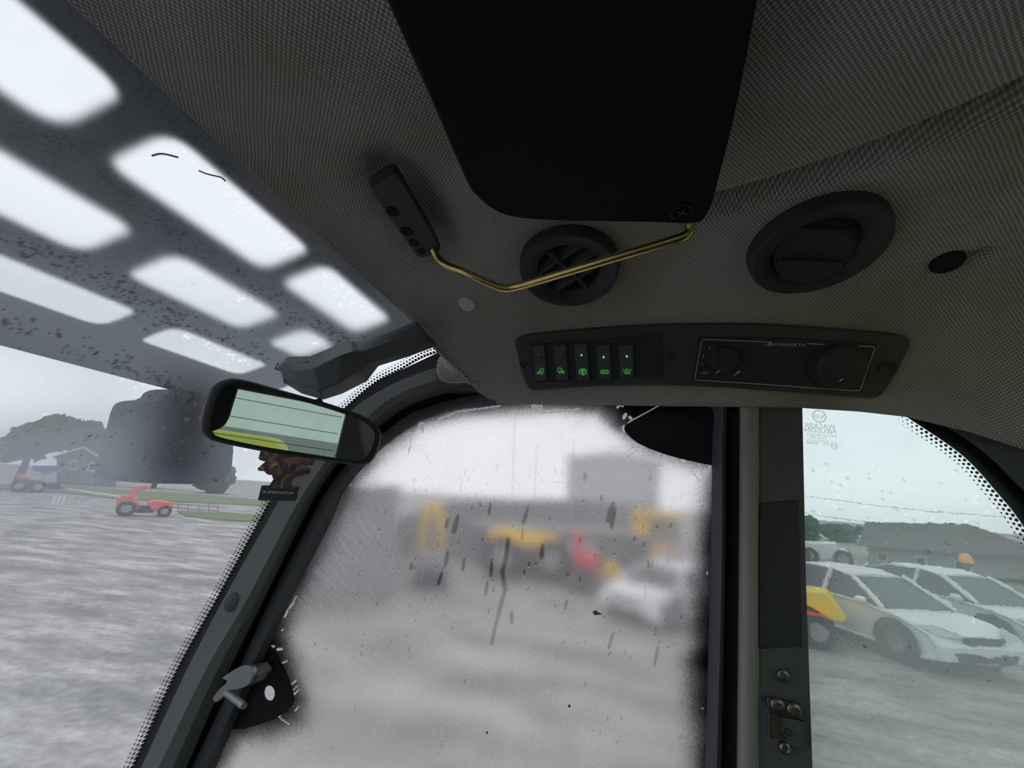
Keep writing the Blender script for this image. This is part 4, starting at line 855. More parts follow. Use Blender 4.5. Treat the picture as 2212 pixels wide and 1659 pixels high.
# ---- latch pin on the front pillar
lp = thing('latch_pin', ony(500, 1490, .606), 'grey metal latch bracket with a short pin on the front pillar', 'latch')
mb = MB(); q = cat_rom([(481, 1466), (487, 1459), (517, 1441), (536, 1439), (547, 1449), (538, 1478), (512, 1490), (494, 1492), (478, 1509), (466, 1517), (460, 1508), (475, 1488), (490, 1473)], 3, True)
mb.prism([ony(p[0], p[1], .594) for p in q], (0, .007, 0)); mb.build('bracket', 'bracket_metal', lp, bevel=.0015)
mb = MB(); a = ony(489, 1497, .597); b = ony(527, 1525, .566); mb.tube([a, b * .9 + a * .1, b], [.0046, .0046, .0043], 16); mb.build('pin', 'bracket_metal', lp, smooth=True)
mb = MB(); mb.prism([ony(*p, .600) for p in [(512, 1450), (545, 1444), (556, 1462), (536, 1485), (515, 1480)]], (0, .03, 0)); mb.build('mount', 'door_paint', lp, bevel=.002)
# ---- door striker on the side pillar
ds = thing('door_striker', ony(1700, 1640, .617), 'olive plated door striker bolted low on the black side pillar', 'striker')
ky = lambda X_, Y_, y=.612: ony(1480 + X_ / 5.53, 1359 + Y_ / 5.53, y)
mb = MB(); mb.prism([ky(*p) for p in [(980, 815), (985, 940), (1060, 1000), (1350, 1075), (1445, 1112), (1405, 1040), (1408, 935), (1385, 905), (1010, 812)]], (0, .005, 0)); mb.build('top_plate', 'striker_metal', ds, bevel=.001)
for x, y in [(1095, 905), (1292, 962)]:
    mb = MB(); mb.lathe(ky(x, y), (0, -1, 0), [(.0075, 0), (.0075, .003), (.0055, .0045), (.0035, .0045), (.003, .002), (0, .002)], 20, False); mb.build('bolt', 'screw_metal', ds, smooth=True)
mb = MB(); mb.prism([ky(x, y, .6135) for x, y in [(1008, 1000), (1120, 1035), (1160, 1120), (1158, 1240), (1210, 1315), (1000, 1310)]], (0, .003, 0)); mb.build('side_leg', 'striker_metal', ds, bevel=.0008)
mb = MB(); mb.prism([ky(x, y, .6135) for x, y in [(1150, 1050), (1445, 1112), (1455, 1430), (1215, 1400), (1170, 1230)]], (0, .003, 0)); mb.build('back_leg', 'pillar_trim', ds, bevel=.0008)
mb = MB(); mb.tube([ky(1445, 1115, .6125), ky(1448, 1260, .6125), ky(1451, 1430, .6125)], .0010, 6); mb.tube([ky(1008, 1000, .6125), ky(1004, 1300, .6125)], .0009, 6); mb.tube([ky(1120, 1035, .6125), ky(1158, 1110, .6125), ky(1160, 1235, .6125), ky(1210, 1312, .6125)], .0009, 6); mb.build('worn_edges', 'screw_metal', ds, smooth=True)
for x, y, r in [(1183, 1205, .0024), (1240, 1228, .0033), (1190, 1420, .0058)]:
    mb = MB(); mb.lathe(ky(x, y, .613), (0, -1, 0), [(r, -.002), (r, .002), (r * .7, .0032), (r * .4, .001), (0, .001)], 18, False); mb.build('screw', 'screw_metal', ds, smooth=True)

# ---- driver's seat behind the viewer, seen in the mirror
se = thing('driver_seat', (.42, .0, -1.2), 'black cloth driver seat with a headrest', 'seat')
def cushion(name, c, d, bev): mb = MB(); mb.box(c, d); return mb.build(name, 'seat_cloth', se, bevel=bev, seg=4)
cushion('seat_base', (.12, .0, -.80), (.50, .50, .14), .05); cushion('backrest', (.44, .0, -.50), (.13, .48, .56), .05); cushion('headrest', (.40, .02, .125), (.09, .37, .20), .05)
for yy in (-.07, .09):
    mb = MB(); mb.tube([(.43, yy, -.26), (.41, yy, .06)], .008, 8); mb.build('headrest_post', 'alloy', se, smooth=True)
mb = MB(); mb.box((.15, .0, -1.05), (.34, .36, .34)); mb.build('pedestal', 'black_plastic', se, bevel=.02)

# ================================================================== OUTSIDE, ON THE MACHINE
GK = .75
def ong(px, py): 
    d = ray(px, py); b = .35; z0 = .48 * GK; x0 = -.63 * GK; return d * ((z0 - b * x0) / (d[2] - b * d[0]))
cellsx = [(-.618, -.738), (-.812, -.938), (-1.012, -1.125)]
cellsy = [[(-.62, -.44), (-.38, -.12), (-.06, .266), (.319, .615), (.660, .955)], [(-.62, -.30), (-.24, .02), (.08, .428), (.494, .765), (.845, .98)], [(-.62, -.34), (-.28, -.02), (.04, .26), (.32, .592), (.662, .955)]]
cellsy[2] = [(-.62, -.34), (-.28, -.01), (.05, .27), (.33, .592), (.662, .955)]
cu = bpy.data.curves.new('g', 'CURVE'); cu.dimensions = '2D'; cu.fill_mode = 'BOTH'; cu.extrude = .006
def spl(pts):
    s = cu.splines.new('POLY'); s.points.add(len(pts) - 1)
    for p, q in zip(s.points, pts): p.co = (q[0], q[1], 0, 1)
    s.use_cyclic_u = True
sl = math.sqrt(1 + .35 ** 2)
spl([(-.70, -.40), (1.10, -.40), (1.10, -1.285), (-.70, -1.285)])
for (xa, xb), cl in zip(cellsx, cellsy):
    for ya, yb in cl: spl([tuple(p) for p in round_poly([(ya, xa), (yb, xa), (yb, xb), (ya, xb)], .035, 6)])
ob = bpy.data.objects.new('g', cu); col.objects.link(ob); dg = bpy.context.evaluated_depsgraph_get(); gmsh = bpy.data.meshes.new_from_object(ob.evaluated_get(dg)); bpy.data.objects.remove(ob)
co = [V(v.co[:]) for v in gmsh.vertices]; P = [V([c[1] * GK, c[0] * GK, (.48 + .35 * (c[1] + .63)) * GK + c[2] * GK]) for c in co]
gd = thing('roof_guard', (-.62, 0, .36), 'slotted dark steel guard above the windscreen', 'guard')
mb = MB(); mb.add(P, [tuple(p.vertices) for p in gmsh.polygons]); mb.build('slotted_plate', 'guard_steel', gd)
for yy in (-.50, .74):
    mb = MB(); mb.box((-.30, yy, .42), (.30, .03, .03)); mb.build('rear_arm', 'guard_steel', gd)
lo_ = [(306, 874), (322, 866), (362, 862), (374, 842), (410, 838), (470, 850), (505, 900), (506, 1000), (492, 1036), (450, 1046), (290, 1042), (270, 1034), (268, 1010), (290, 940)]
onx = lambda px, py, x: ray(px, py) * (x / ray(px, py)[0])
wl = thing('work_light', onx(390, 1040, -.94), 'black boxy work light hanging from the front bar of the guard', 'work light')
wp = [onx(p[0], p[1], -.94) for p in chaikin(lo_, 1)]
mb = MB(); mb.prism(wp, (-.09, 0, 0)); mb.build('housing', 'lamp_black', wl, bevel=.008)
cw = V(np.mean(wp, 0)); mb = MB(); mb.prism([cw + (p - cw) * .82 + V([-.089, 0, 0]) for p in wp], (-.006, 0, 0)); mb.build('lens', 'lamp_glass', wl)
mb = MB(); mb.tube([onx(395, 860, -.96), onx(400, 838, -.97), V([-.95, onx(400, 835, -.95)[1], .26])], .012, 8); mb.build('mount', 'lamp_black', wl, smooth=True)
hd = thing('engine_hood', (1.5, 0, -1.2), 'yellow engine hood behind the cab, seen in the mirror', 'engine hood')
mb = MB(); hs = [(.95, -.95), (.95, -.10), (1.1, .02), (1.7, .02), (2.1, -.10), (2.25, -.5), (2.28, -1.2)]
mb.prism([V([x, -.70, z]) for x, z in hs + [(.95, -1.2)]], (0, 1.03, 0)); mb.build('hood_shell', 'hood_yellow', hd, bevel=.09, seg=5)
mb = MB(); mb.box((1.35, -.20, .02), (.30, .24, .04)); mb.build('air_grille', 'machine_dark', hd, bevel=.01)
mb = MB(); mb.box((.40, 0, -1.75), (3.6, .9, .8)); tag(mb.build('machine_chassis', 'machine_dark', bevel=.05), 'dark steel chassis under the cab', 'chassis', kind='structure')

# ================================================================== THE YARD AND WHAT STANDS IN IT
def vplane(px, py):
    """upright plane through the ground point under a pixel, facing the cab"""
    b = ground(px, py); n = V([-b[0], -b[1], 0]); return b, n / np.linalg.norm(n)
class Site:
    """draws outlines on the upright plane of a thing and gives them real depth"""
    def __init__(s, px, py): s.b, s.n = vplane(px, py); s.e = np.cross(V([0, 0, 1.0]), s.n)
    def p(s, px, py, off=0.0): return onpl(px, py, (s.b + s.n * off, s.n))
    def slab(s, pts, depth, name, material, parent, off=0.0, bevel=0.0):
        mb = MB(); mb.prism([s.p(x, y, off) for x, y in pts], -s.n * depth); return mb.build(name, material, parent, bevel=bevel)
    def m(s): return np.linalg.norm(s.b) / FPX       # metres for one pixel, about
def tree(px, base, top, w, label, leaf='leaf', group=None, lumps=9, seed=1):
    S = Site(px, base); r = random.Random(seed); hgt = S.p(px, top)[2] + CZ; mpx = np.linalg.norm(S.p(px + 1, base) - S.p(px, base)); W_ = w * mpx
    t = thing('tree', S.b, label, 'tree', group)
    mb = MB(); mb.tube([S.b, S.b + V([.1, 0, hgt * .3]), S.b + V([0, .1, hgt * .62])], [W_ * .05 + .08, W_ * .04 + .06, .04], 8); mb.build('trunk', 'bark', t, smooth=True)
    for k in range(3):
        a = r.uniform(0, 6.28); mb = MB(); mb.tube([S.b + V([0, 0, hgt * .32]), S.b + V([math.cos(a) * W_ * .18, math.sin(a) * W_ * .18, hgt * .5]), S.b + V([math.cos(a) * W_ * .3, math.sin(a) * W_ * .3, hgt * .66])], [.12, .09, .04], 6); mb.build('branch', 'bark', t, smooth=True)
    mb = MB()
    for k in range(lumps):
        a = r.uniform(0, 6.28); d = r.uniform(0, .36) * W_; hz_ = hgt * r.uniform(.42, .84); rr = W_ * r.uniform(.20, .32)
        rr = min(rr, hgt - hz_) if hz_ + rr > hgt else rr
        ph = [r.uniform(0, 6.28) for _ in range(6)]
        fn = lambda th, k_, ph=ph: 1 + .16 * math.sin(5 * th + ph[0] + k_ * .9) + .12 * math.sin(9 * th + ph[1] - k_ * 2.1) + .10 * r.uniform(-1, 1)
        mb.ell(S.b + V([math.cos(a) * d, math.sin(a) * d, hz_]), (rr, rr, rr * .85), 18, 12, fn)
    tag(mb.build('crown', leaf, t), kind='stuff')
    return t
# ---- beyond the windscreen
tree(35, 1046, 882, 190, 'broad olive tree at the frame edge beyond the windscreen', 'leaf', seed=3, lumps=14)
tree(150, 1034, 896, 150, 'rounded olive tree rising behind the brown house', 'leaf', seed=5, lumps=12)
tree(228, 1036, 925, 60, 'thin young tree beside the brown house gable', 'leaf', seed=8, lumps=7)
tree(330, 1052, 985, 110, 'low bushy tree seen behind the hanging work light', 'leaf', seed=11, lumps=9)
tree(455, 1062, 1000, 120, 'low bushy tree between work light and mirror card', 'leaf', seed=12, lumps=9)
S = Site(185, 1046)
hs_ = thing('house', S.b, 'brown house with a white-edged gable beyond the windscreen', 'house')
S.slab([(122, 1046), (122, 985), (180, 967), (212, 988), (250, 998), (250, 1048)], 9.0, 'wall', 'house_brown', hs_)
S.slab([(112, 985), (180, 964), (214, 986), (252, 996), (252, 999), (212, 990), (179, 968), (113, 988)], 10.0, 'roof', 'roof_tile', hs_, off=.6)
mb = MB(); mb.tube([S.p(*p, .75) for p in [(112, 986.5), (180, 966), (214, 988), (222, 993.5), (252, 998)]], .13, 6); mb.build('barge_board', 'white_trim', hs_)
for q in ([(154, 992), (168, 995), (164.5, 1016), (147, 1013)], [(195, 997), (210.5, 999), (203, 1019), (185, 1016)], [(186, 1031), (198, 1032), (197, 1041), (185, 1040)]):
    w = S.slab(q, .3, 'window', 'white_trim', hs_, off=.12); c = V(np.mean(q, 0)); S.slab([tuple(c + (V(p) - c) * .72) for p in q], .1, 'pane', 'dark_glass', w, off=.16)
gv = [ground(*p) for p in [(-40, 1044), (140, 1048), (260, 1056), (420, 1066), (600, 1080), (600, 1092), (420, 1084), (260, 1076), (140, 1062), (-40, 1052)]]
mb = MB(); mb.prism([p + V([0, 0, .10]) for p in gv], (0, 0, -.25)); tag(mb.build('lawn', 'grass_green', base=gv[2]), 'strip of pale green grass before the brown house', 'lawn', kind='structure')
gv = [ground(*p) for p in [(380, 1104), (480, 1108), (600, 1118), (600, 1130), (470, 1124), (400, 1116)]]
mb = MB(); mb.prism([p + V([0, 0, .06]) for p in gv], (0, 0, -.2)); tag(mb.build('lawn', 'grass_green', base=gv[2]), 'small grass patch beside the low rail', 'lawn', kind='structure')
S = Site(200, 1068); kb = thing('kerb', S.b, 'pale kerb line along the grass strip', 'kerb', kind='structure')
a, b = ground(138, 1056), ground(262, 1074); mb = MB(); mb.prism([a, b, b + V([0, 0, .22]), a + V([0, 0, .22])], (.2, .3, 0)); mb.build('edging', 'white_trim', kb)
# white posts by the grass
for k, x in enumerate((112, 122, 132)):
    b = ground(x, 1089 + k); hh = .55; mb = MB(); mb.tube([b, b + V([0, 0, hh])], .06, 8); mb.tube([b + V([0, 0, hh]), b + V([0, 0, hh + .06])], [.06, .02], 8)
    tag(mb.build('marker_post', 'white_trim', base=b), ('leftmost', 'middle', 'rightmost')[k] + ' of three short white marker posts on the gravel', 'post', 'white marker posts')
# red compact tractor
def wheel(c, r, w, ax, parent, name='wheel'):
    c = V(c); ax = V(ax) / np.linalg.norm(ax); mb = MB(); mb.lathe(c - ax * w / 2, ax, [(r * .55, .0), (r * .92, 0), (r, w * .2), (r, w * .8), (r * .92, w), (r * .55, w)], 24, False); wo_ = mb.build(name, 'tyre', parent, smooth=True)
    mb = MB(); mb.lathe(c - ax * w * .42, ax, [(0, .0), (r * .58, 0), (r * .58, w * .84), (0, w * .84)], 16, False); mb.build('rim', 'alloy', wo_, smooth=True)
S = Site(310, 1116); tr = thing('compact_tractor', S.b, 'small red tractor with a raised mast beyond the windscreen', 'tractor')
S.slab([(250, 1078), (262, 1066), (290, 1068), (300, 1090), (292, 1108), (252, 1110)], 1.0, 'body', 'orange_red', tr, bevel=.06)
S.slab([(276, 1068), (290, 1048), (318, 1046), (320, 1053), (300, 1058), (288, 1072)], .5, 'mast', 'orange_red', tr, off=-.2, bevel=.03)
S.slab([(314, 1081), (340, 1078), (372, 1083), (374, 1096), (366, 1104), (328, 1105)], 1.0, 'hood', 'orange_red', tr, bevel=.06)
S.slab([(292, 1090), (330, 1092), (330, 1108), (292, 1108)], .8, 'chassis', 'machine_dark', tr, off=-.1)
for x, r in ((268, .42), (352, .32)):
    for o in (.1, -1.0): wheel(S.p(x, 1110, o) * V([1, 1, 0]) + V([0, 0, -CZ + r]), r, .25, S.n, tr)
# guard rail
S = Site(420, 1112); rl_ = thing('guard_rail', S.b, 'low grey rail on posts right of the red tractor', 'rail')
for y0 in (1084, 1094): S.slab([(372, y0), (470, y0 + 8), (470, y0 + 11), (372, y0 + 3)], .05, 'bar', 'alloy', rl_)
for x in (382, 404, 426, 448, 468): S.slab([(x, 1082 + (x - 372) * .08), (x + 2.5, 1082 + (x - 372) * .08), (x + 2.5, 1108 + (x - 372) * .05), (x, 1108 + (x - 372) * .05)], .08, 'post', 'alloy', rl_, off=-.05)
# dark machine with a red cab roof and blue trailers at the frame edge
S = Site(60, 1060); dm = thing('dark_loader', S.b, 'dark loader with a red roof near the frame edge', 'loader')
S.slab([(26, 1040), (40, 1032), (70, 1034), (92, 1042), (90, 1053), (30, 1054)], 1.6, 'body', 'machine_dark', dm, bevel=.1)
S.slab([(36, 1023), (58, 1025), (56, 1034), (38, 1034)], 1.2, 'cab_roof', 'orange_red', dm, off=-.2, bevel=.05)
for x in (38, 80):
    for o in (.1, -1.6): wheel(S.p(x, 1056, o) * V([1, 1, 0]) + V([0, 0, -CZ + .5]), .5, .3, S.n, dm)
def trailer(px, py, x0, x1, y0, y1, label):
    S = Site(px, py); t = thing('trailer', S.b, label, 'trailer', 'blue trailers by the grass')
    S.slab([(x0, y0), (x1, y0 + 1), (x1, y1 + 1), (x0, y1)], 2.0, 'box', 'blue_paint', t, bevel=.05)
    for x in (x0 + (x1 - x0) * .4, x0 + (x1 - x0) * .6):
        wheel(S.p(x, py, .1) * V([1, 1, 0]) + V([0, 0, -CZ + .35]), .35, .2, S.n, t)
    S.slab([(x1, y1 - 2), (x1 + 12, y1), (x1 + 12, y1 + 1), (x1, y1)], .15, 'drawbar', 'machine_dark', t, off=-1.0)
trailer(100, 1024, 70, 126, 1005, 1018, 'long pale blue trailer parked in front of the brown house')
trailer(118, 1056, 98, 130, 1043, 1051, 'short blue trailer beside the dark loader')

# ---- beyond the door: sheds and building machines
def shed(px, py, pts, depth, label, roof=None, material='shed_grey', doors=()):
    S = Site(px, py); t = thing('shed', S.b, label, 'building'); S.slab(pts, depth, 'wall', material, t)
    if roof: S.slab(roof, depth + .6, 'roof', 'shed_light', t, off=.3)
    for q in doors:
        d = S.slab(q, .15, 'roller_door', 'shed_light', t, off=.1)
        ys_ = np.linspace(q[0][1], q[2][1], 7)
        for y in ys_[1:-1]: S.slab([(q[0][0], y), (q[1][0], y), (q[1][0], y + 1), (q[0][0], y + 1)], .03, 'door_slat', 'shed_grey', d, off=.13)
    return t
shed(760, 1300, [(640, 1290), (690, 1130), (760, 1050), (865, 1048), (850, 1270), (800, 1300)], 6, 'tall dark shed near the front pillar, blurred by the door pane', material='shed_grey')
shed(1100, 1215, [(850, 1212), (850, 1120), (985, 1082), (1180, 1078), (1210, 1078), (1410, 1090), (1410, 1215)], 10, 'long low grey workshop behind the yellow machines', roof=[(1020, 1128), (1400, 1148), (1400, 1160), (1020, 1138)], doors=[[(1210, 1165), (1290, 1168), (1290, 1210), (1210, 1210)]])
shed(1310, 1158, [(1225, 1152), (1225, 985), (1330, 975), (1425, 1000), (1425, 1164)], 8, 'tall grey silo-like block rising behind the workshop', material='shed_light')
def machine(px, py, parts, label, name, cat, wheels=(), wr=.5):
    S = Site(px, py); t = thing(name, S.b, label, cat)
    for nm, mt, pts, dep, off in parts: S.slab(pts, dep, nm, mt, t, off=off, bevel=.03)
    for x in wheels:
        for o in (.1, -1.5): wheel(S.p(x, py, o) * V([1, 1, 0]) + V([0, 0, -CZ + wr]), wr, wr * .6, S.n, t)
machine(930, 1275, [('boom', 'yellow_paint', [(905, 1200), (912, 1110), (925, 1085), (945, 1085), (957, 1110), (957, 1200), (948, 1200), (944, 1118), (934, 1100), (924, 1118), (915, 1200)], .4, -.4), ('undercarriage', 'machine_dark', [(895, 1235), (965, 1235), (968, 1275), (892, 1275)], 1.4, 0), ('upper_body', 'shed_grey', [(898, 1205), (962, 1205), (962, 1237), (898, 1237)], 1.2, -.1)], 'small excavator with an arched yellow boom, blurred by the door pane', 'excavator', 'excavator')
machine(1135, 1250, [('boom', 'yellow_paint', [(1054, 1148), (1080, 1142), (1205, 1160), (1212, 1172), (1208, 1192), (1080, 1170), (1056, 1168)], .7, .2), ('strut', 'yellow_paint', [(1190, 1180), (1210, 1180), (1205, 1215), (1195, 1215)], .4, 0), ('undercarriage', 'machine_dark', [(1060, 1198), (1205, 1203), (1215, 1252), (1050, 1246)], 1.6, 0)], 'loader with a long yellow boom, blurred by the door pane', 'telehandler', 'telehandler', (1080, 1190), .6)
machine(1262, 1280, [('mast', 'red_paint', [(1237, 1150), (1255, 1150), (1262, 1205), (1242, 1205)], .5, -.2), ('body', 'red_paint', [(1245, 1200), (1293, 1203), (1292, 1255), (1250, 1250)], 1.0, 0), ('undercarriage', 'machine_dark', [(1235, 1250), (1295, 1254), (1296, 1280), (1235, 1278)], 1.2, 0)], 'red mini machine between the two yellow ones', 'mini_loader', 'loader', (1246, 1268), .32)
machine(1420, 1262, [('mast', 'yellow_paint', [(1366, 1102), (1402, 1104), (1402, 1158), (1368, 1156)], .6, 0), ('canopy', 'yellow_paint', [(1366, 1100), (1480, 1110), (1480, 1122), (1366, 1114)], 1.4, .3), ('side_panel', 'house_wall', [(1402, 1120), (1470, 1124), (1470, 1180), (1402, 1178)], .2, -.6), ('post', 'yellow_paint', [(1410, 1175), (1420, 1176), (1420, 1258), (1410, 1256)], .15, .1), ('cross_rail', 'yellow_paint', [(1410, 1176), (1462, 1182), (1462, 1190), (1410, 1186)], .15, .1), ('tank', 'yellow_paint', [(1412, 1225), (1462, 1232), (1460, 1258), (1412, 1254)], .8, 0), ('undercarriage', 'machine_dark', [(1370, 1240), (1478, 1246), (1480, 1266), (1368, 1260)], 1.6, 0)], 'tall yellow forklift with a canopy, blurred by the door pane', 'forklift', 'forklift', (1388, 1462), .4)
machine(1322, 1270, [('hopper', 'yellow_paint', [(1304, 1220), (1330, 1222), (1340, 1235), (1338, 1256), (1306, 1256)], .7, .2), ('leg_frame', 'machine_dark', [(1306, 1256), (1338, 1256), (1342, 1270), (1302, 1269)], .6, .1)], 'small yellow hopper behind the white car', 'hopper', 'hopper')

# ---- cars
def car(pos, head, label, L=4.3, Wd=1.8, H=1.5, name='car'):
    """x runs forward from the middle of the car"""
    pos = V(pos); f = V([math.cos(head), math.sin(head), 0]); s = V([-math.sin(head), math.cos(head), 0]); up = V([0, 0, 1.0])
    G = lambda x, y, z: pos + f * x * L / 4.3 + s * y * Wd / 1.8 + up * z * H / 1.5
    t = thing(name, pos, label, 'car', 'parked white cars')
    side = [(-2.12, .35), (-2.15, .62), (-2.08, .92), (-1.5, .97), (-.6, .96), (.75, .95), (1.55, .86), (2.05, .70), (2.15, .52), (2.12, .30), (1.75, .22), (-1.8, .24)]
    def sect(y, k): return [G(x * (1 - .03 * k), y, z - (.02 * k if z > .5 else -.03 * k)) for x, z in side]
    mb = MB(); mb.rings([sect(-.84, 2), sect(-.90, .8), sect(-.88, 0), sect(0, -.6), sect(.88, 0), sect(.90, .8), sect(.84, 2)]); mb.build('body', 'white_paint', t, smooth=True, angle=35)
    ro = [(-1.95, .95), (-1.55, 1.38), (-.9, 1.49), (-.1, 1.50), (.35, 1.42), (1.12, .93)]
    rf = lambda w0, w1: [[G(x, (w0 if z < 1.0 else w1) * sg, z) for x, z in ro] for sg in (-1, 1)]
    A, B = rf(.82, .62); mb = MB(); mb.loft([A, B], False); mb.add(A, [tuple(range(6))]); mb.add(B, [tuple(range(6))]); mb.build('cabin_glass', 'dark_glass', t)
    rr = [(-1.62, 1.36), (-.9, 1.50), (-.1, 1.515), (.38, 1.425)]
    mb = MB(); mb.loft([[G(x, y, z + dz) for x, z in rr] for y, dz in ((-.655, -.02), (-.5, .012), (0, .03), (.5, .012), (.655, -.02), (.64, -.05), (-.64, -.05))]); mb.build('roof', 'white_paint', t, smooth=True)
    for sg in (-1, 1):
        for (xa, za, xb, zb) in ((1.14, .93, .36, 1.43), (-.25, .95, -.15, 1.50), (-1.98, .94, -1.58, 1.38)):
            mb = MB(); mb.tube([G(xa, .83 * sg, za), G(xb, .64 * sg, zb)], .045, 8); mb.build('pillar', 'white_paint', t, smooth=True)
        for xw in (1.35, -1.35):
            wheel(G(xw, .80 * sg, 0) * V([1, 1, 0]) + V([0, 0, pos[2] + .33]), .33, .22, s, t)
            mb = MB(); mb.lathe(G(xw, .885 * sg, .36), s * sg, [(.40, 0), (.40, .022), (.34, .022), (.34, 0)], 24, False); mb.build('wheel_arch', 'tyre', t)
        mb = MB(); mb.prism([G(x, y * sg, z) for x, y, z in ((2.13, .45, .66), (2.04, .86, .70), (1.80, .90, .80), (1.90, .70, .82), (2.10, .45, .74))], f * .03 + up * .01); mb.build('headlamp', 'lamp_clear', t)
        mb = MB(); mb.ell(G(.85, 1.0 * sg, 1.0), (.10, .10, .07)); mb.build('wing_mirror', 'white_paint', t, smooth=True)
    mb = MB(); mb.prism([G(2.17, y, z) for y, z in ((-.42, .70), (.42, .70), (.36, .58), (-.36, .58))], -f * .04); mb.build('grille', 'machine_dark', t)
    mb = MB(); mb.prism([G(2.17, y, z) for y, z in ((-.62, .44), (.62, .44), (.55, .30), (-.55, .30))], -f * .05); mb.build('air_intake', 'machine_dark', t)
    mb = MB(); mb.prism([G(2.185, y, z) for y, z in ((-.26, .54), (.26, .54), (.26, .44), (-.26, .44))], -f * .02); mb.build('number_plate', 'white_trim', t)
    return t
car((5.54, 11.07, -CZ), math.radians(-71), 'white hatchback facing the rear window, nearer of the two side by side', L=4.0, Wd=1.7, H=1.38)
car((8.16, 12.69, -CZ), math.radians(-71), 'white hatchback further from the pillar, standing behind its twin', L=4.0, Wd=1.7, H=1.40)
car((1.50, 10.9, -CZ), math.radians(228), 'white car blurred behind the hazy door pane', L=3.3, Wd=1.55, H=1.13)
# ---- beyond the rear side window
S = Site(1780, 1402); du = thing('dumper', S.b, 'small site dumper with yellow skip and red frame beside the pillar', 'dumper')
S.slab([(1700, 1286), (1740, 1278), (1788, 1280), (1830, 1338), (1822, 1346), (1795, 1340), (1742, 1306), (1700, 1310)], .9, 'skip', 'yellow_paint', du, bevel=.02)
S.slab([(1700, 1318), (1745, 1322), (1786, 1332), (1788, 1344), (1745, 1336), (1700, 1332)], .6, 'frame', 'red_paint', du, off=.12, bevel=.02)
S.slab([(1715, 1335), (1775, 1342), (1770, 1385), (1715, 1380)], .5, 'engine_cover', 'machine_dark', du, off=-.15, bevel=.03)
for x in (1718, 1772):
    for o in (.05, -.9): wheel(S.p(x, 1402, o) * V([1, 1, 0]) + V([0, 0, -CZ + .30]), .30, .22, S.n, du)
S = Site(1790, 1222); tk = thing('box_truck', S.b, 'white box truck far off beside the dark pillar', 'truck')
S.slab([(1700, 1170), (1808, 1174), (1808, 1210), (1700, 1207)], 2.2, 'cargo_box', 'white_paint', tk, bevel=.05)
S.slab([(1810, 1186), (1828, 1188), (1838, 1202), (1838, 1216), (1810, 1214)], 2.0, 'cab', 'white_paint', tk, off=-.1, bevel=.08)
S.slab([(1814, 1189), (1826, 1190), (1833, 1201), (1814, 1200)], .06, 'cab_window', 'dark_glass', tk, off=-.05)
for x in (1735, 1752, 1823):
    for o in (.05, -1.9): wheel(S.p(x, 1220, o) * V([1, 1, 0]) + V([0, 0, -CZ + .42]), .42, .25, S.n, tk)
tree(1738, 1172, 1112, 120, 'blue-green bushy tree hugging the dark pillar beyond the rear window', 'leaf_blue', seed=21, lumps=10)
tree(1822, 1172, 1132, 120, 'lower blue-green tree between the truck and the big roof', 'leaf_blue', seed=22, lumps=9)
S = Site(1990, 1235); bh = thing('house', S.b, 'wide house under a big dark hip roof beyond the rear window', 'house')
S.slab([(1875, 1180), (2300, 1210), (2300, 1258), (1875, 1227)], 8, 'wall', 'house_wall', bh)
mb = MB(); rb = [S.p(*p, .6) for p in [(1852, 1176), (2290, 1205)]]; rt = [S.p(*p, -4.0) for p in [(1870, 1128), (2090, 1131), (2170, 1160)]]
bb = [rb[1] - S.n * 9.5, rb[0] - S.n * 9.5]; mb.add([rb[0], rb[1], rt[2], rt[1], rt[0], bb[0], bb[1]], [(0, 1, 2, 3, 4), (1, 5, 2), (5, 6, 4, 3, 2), (6, 0, 4), (0, 6, 5, 1)]); mb.build('roof', 'roof_tile', bh)
S.slab([(1848, 1176), (2295, 1206), (2295, 1211), (1848, 1180)], .3, 'gutter', 'house_grey', bh, off=.7)
for q in ([(1895, 1192), (1920, 1194), (1918, 1214), (1893, 1212)], [(1975, 1200), (2002, 1202), (2000, 1235), (1974, 1233)], [(2060, 1208), (2100, 1211), (2098, 1240), (2058, 1237)]):
    w = S.slab(q, .2, 'window', 'white_trim', bh, off=.08); c = V(np.mean(q, 0)); S.slab([tuple(c + (V(p) - c) * .75) for p in q], .1, 'pane', 'dark_glass', w, off=.12)
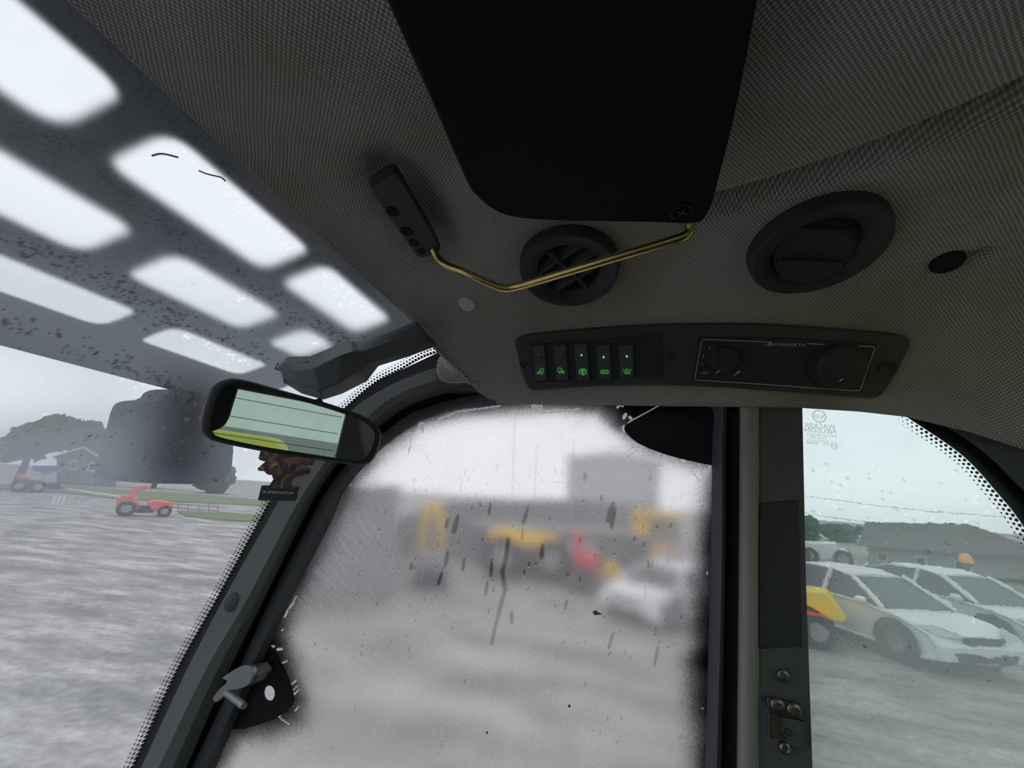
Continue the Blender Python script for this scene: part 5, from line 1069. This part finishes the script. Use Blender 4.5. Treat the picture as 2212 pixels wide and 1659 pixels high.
gv = [ground(*p) for p in [(1700, 1222), (1850, 1228), (2020, 1246), (2250, 1282), (2250, 1296), (2020, 1262), (1850, 1246), (1700, 1242)]]
mb = MB(); mb.prism([p + V([0, 0, .06]) for p in gv], (0, 0, -.2)); tag(mb.build('lawn', 'grass_green', base=gv[2]), 'green verge in front of the big roofed house', 'lawn', kind='structure')
S = Site(2085, 1318); la = thing('warning_lamp', S.b, 'amber round warning lamp on a thin post above the white cars', 'warning lamp')
b = S.b; c = S.p(2085, 1205); mb = MB(); mb.tube([b, c - V([0, 0, .16])], .025, 8); mb.build('post', 'house_grey', la, smooth=True)
mb = MB(); mb.lathe(c - V([0, 0, .17]), (0, 0, 1), [(.10, 0), (.14, .02), (.15, .14), (.11, .27), (.05, .31), (0, .32)], 20, False); mb.build('lens', 'amber', la, smooth=True)
mb = MB(); mb.lathe(c - V([0, 0, .22]), (0, 0, 1), [(.12, 0), (.12, .06), (0, .06)], 20, False); mb.build('lamp_base', 'machine_dark', la, smooth=True)
# overhead wires between two poles
pa = ground(1672, 1240); pb_ = ground(2600, 1345)
poles = []
for k, p in enumerate((pa, pb_)):
    t = thing('utility_pole', p, ('wooden utility pole hidden mostly by the dark pillar', 'wooden utility pole past the rear corner of the cab')[k], 'pole')
    mb = MB(); mb.tube([p, p + V([0, 0, 9.5])], [.16, .11], 10); mb.build('shaft', 'wood_post', t, smooth=True); mb = MB(); mb.box(p + V([0, 0, 8.6]), (1.8, .12, .12)); mb.build('crossarm', 'wood_post', t)
for k, (ya, yb) in enumerate([(1060, 1128), (1097, 1172)]):
    a = onpl(1672, ya, vplane(1672, 1240)); d = ray(2600, yb); t_ = math.hypot(*pb_[:2]) / math.hypot(d[0], d[1]); b = d * t_
    path = [a * (1 - u) + b * u - V([0, 0, .35 * 4 * u * (1 - u)]) for u in np.linspace(0, 1, 24)]
    mb = MB(); mb.tube(path, .009, 5); tag(mb.build('power_line', 'wire'), ('upper', 'lower')[k] + ' of two thin overhead wires beyond the rear window', 'wire', 'overhead wires')
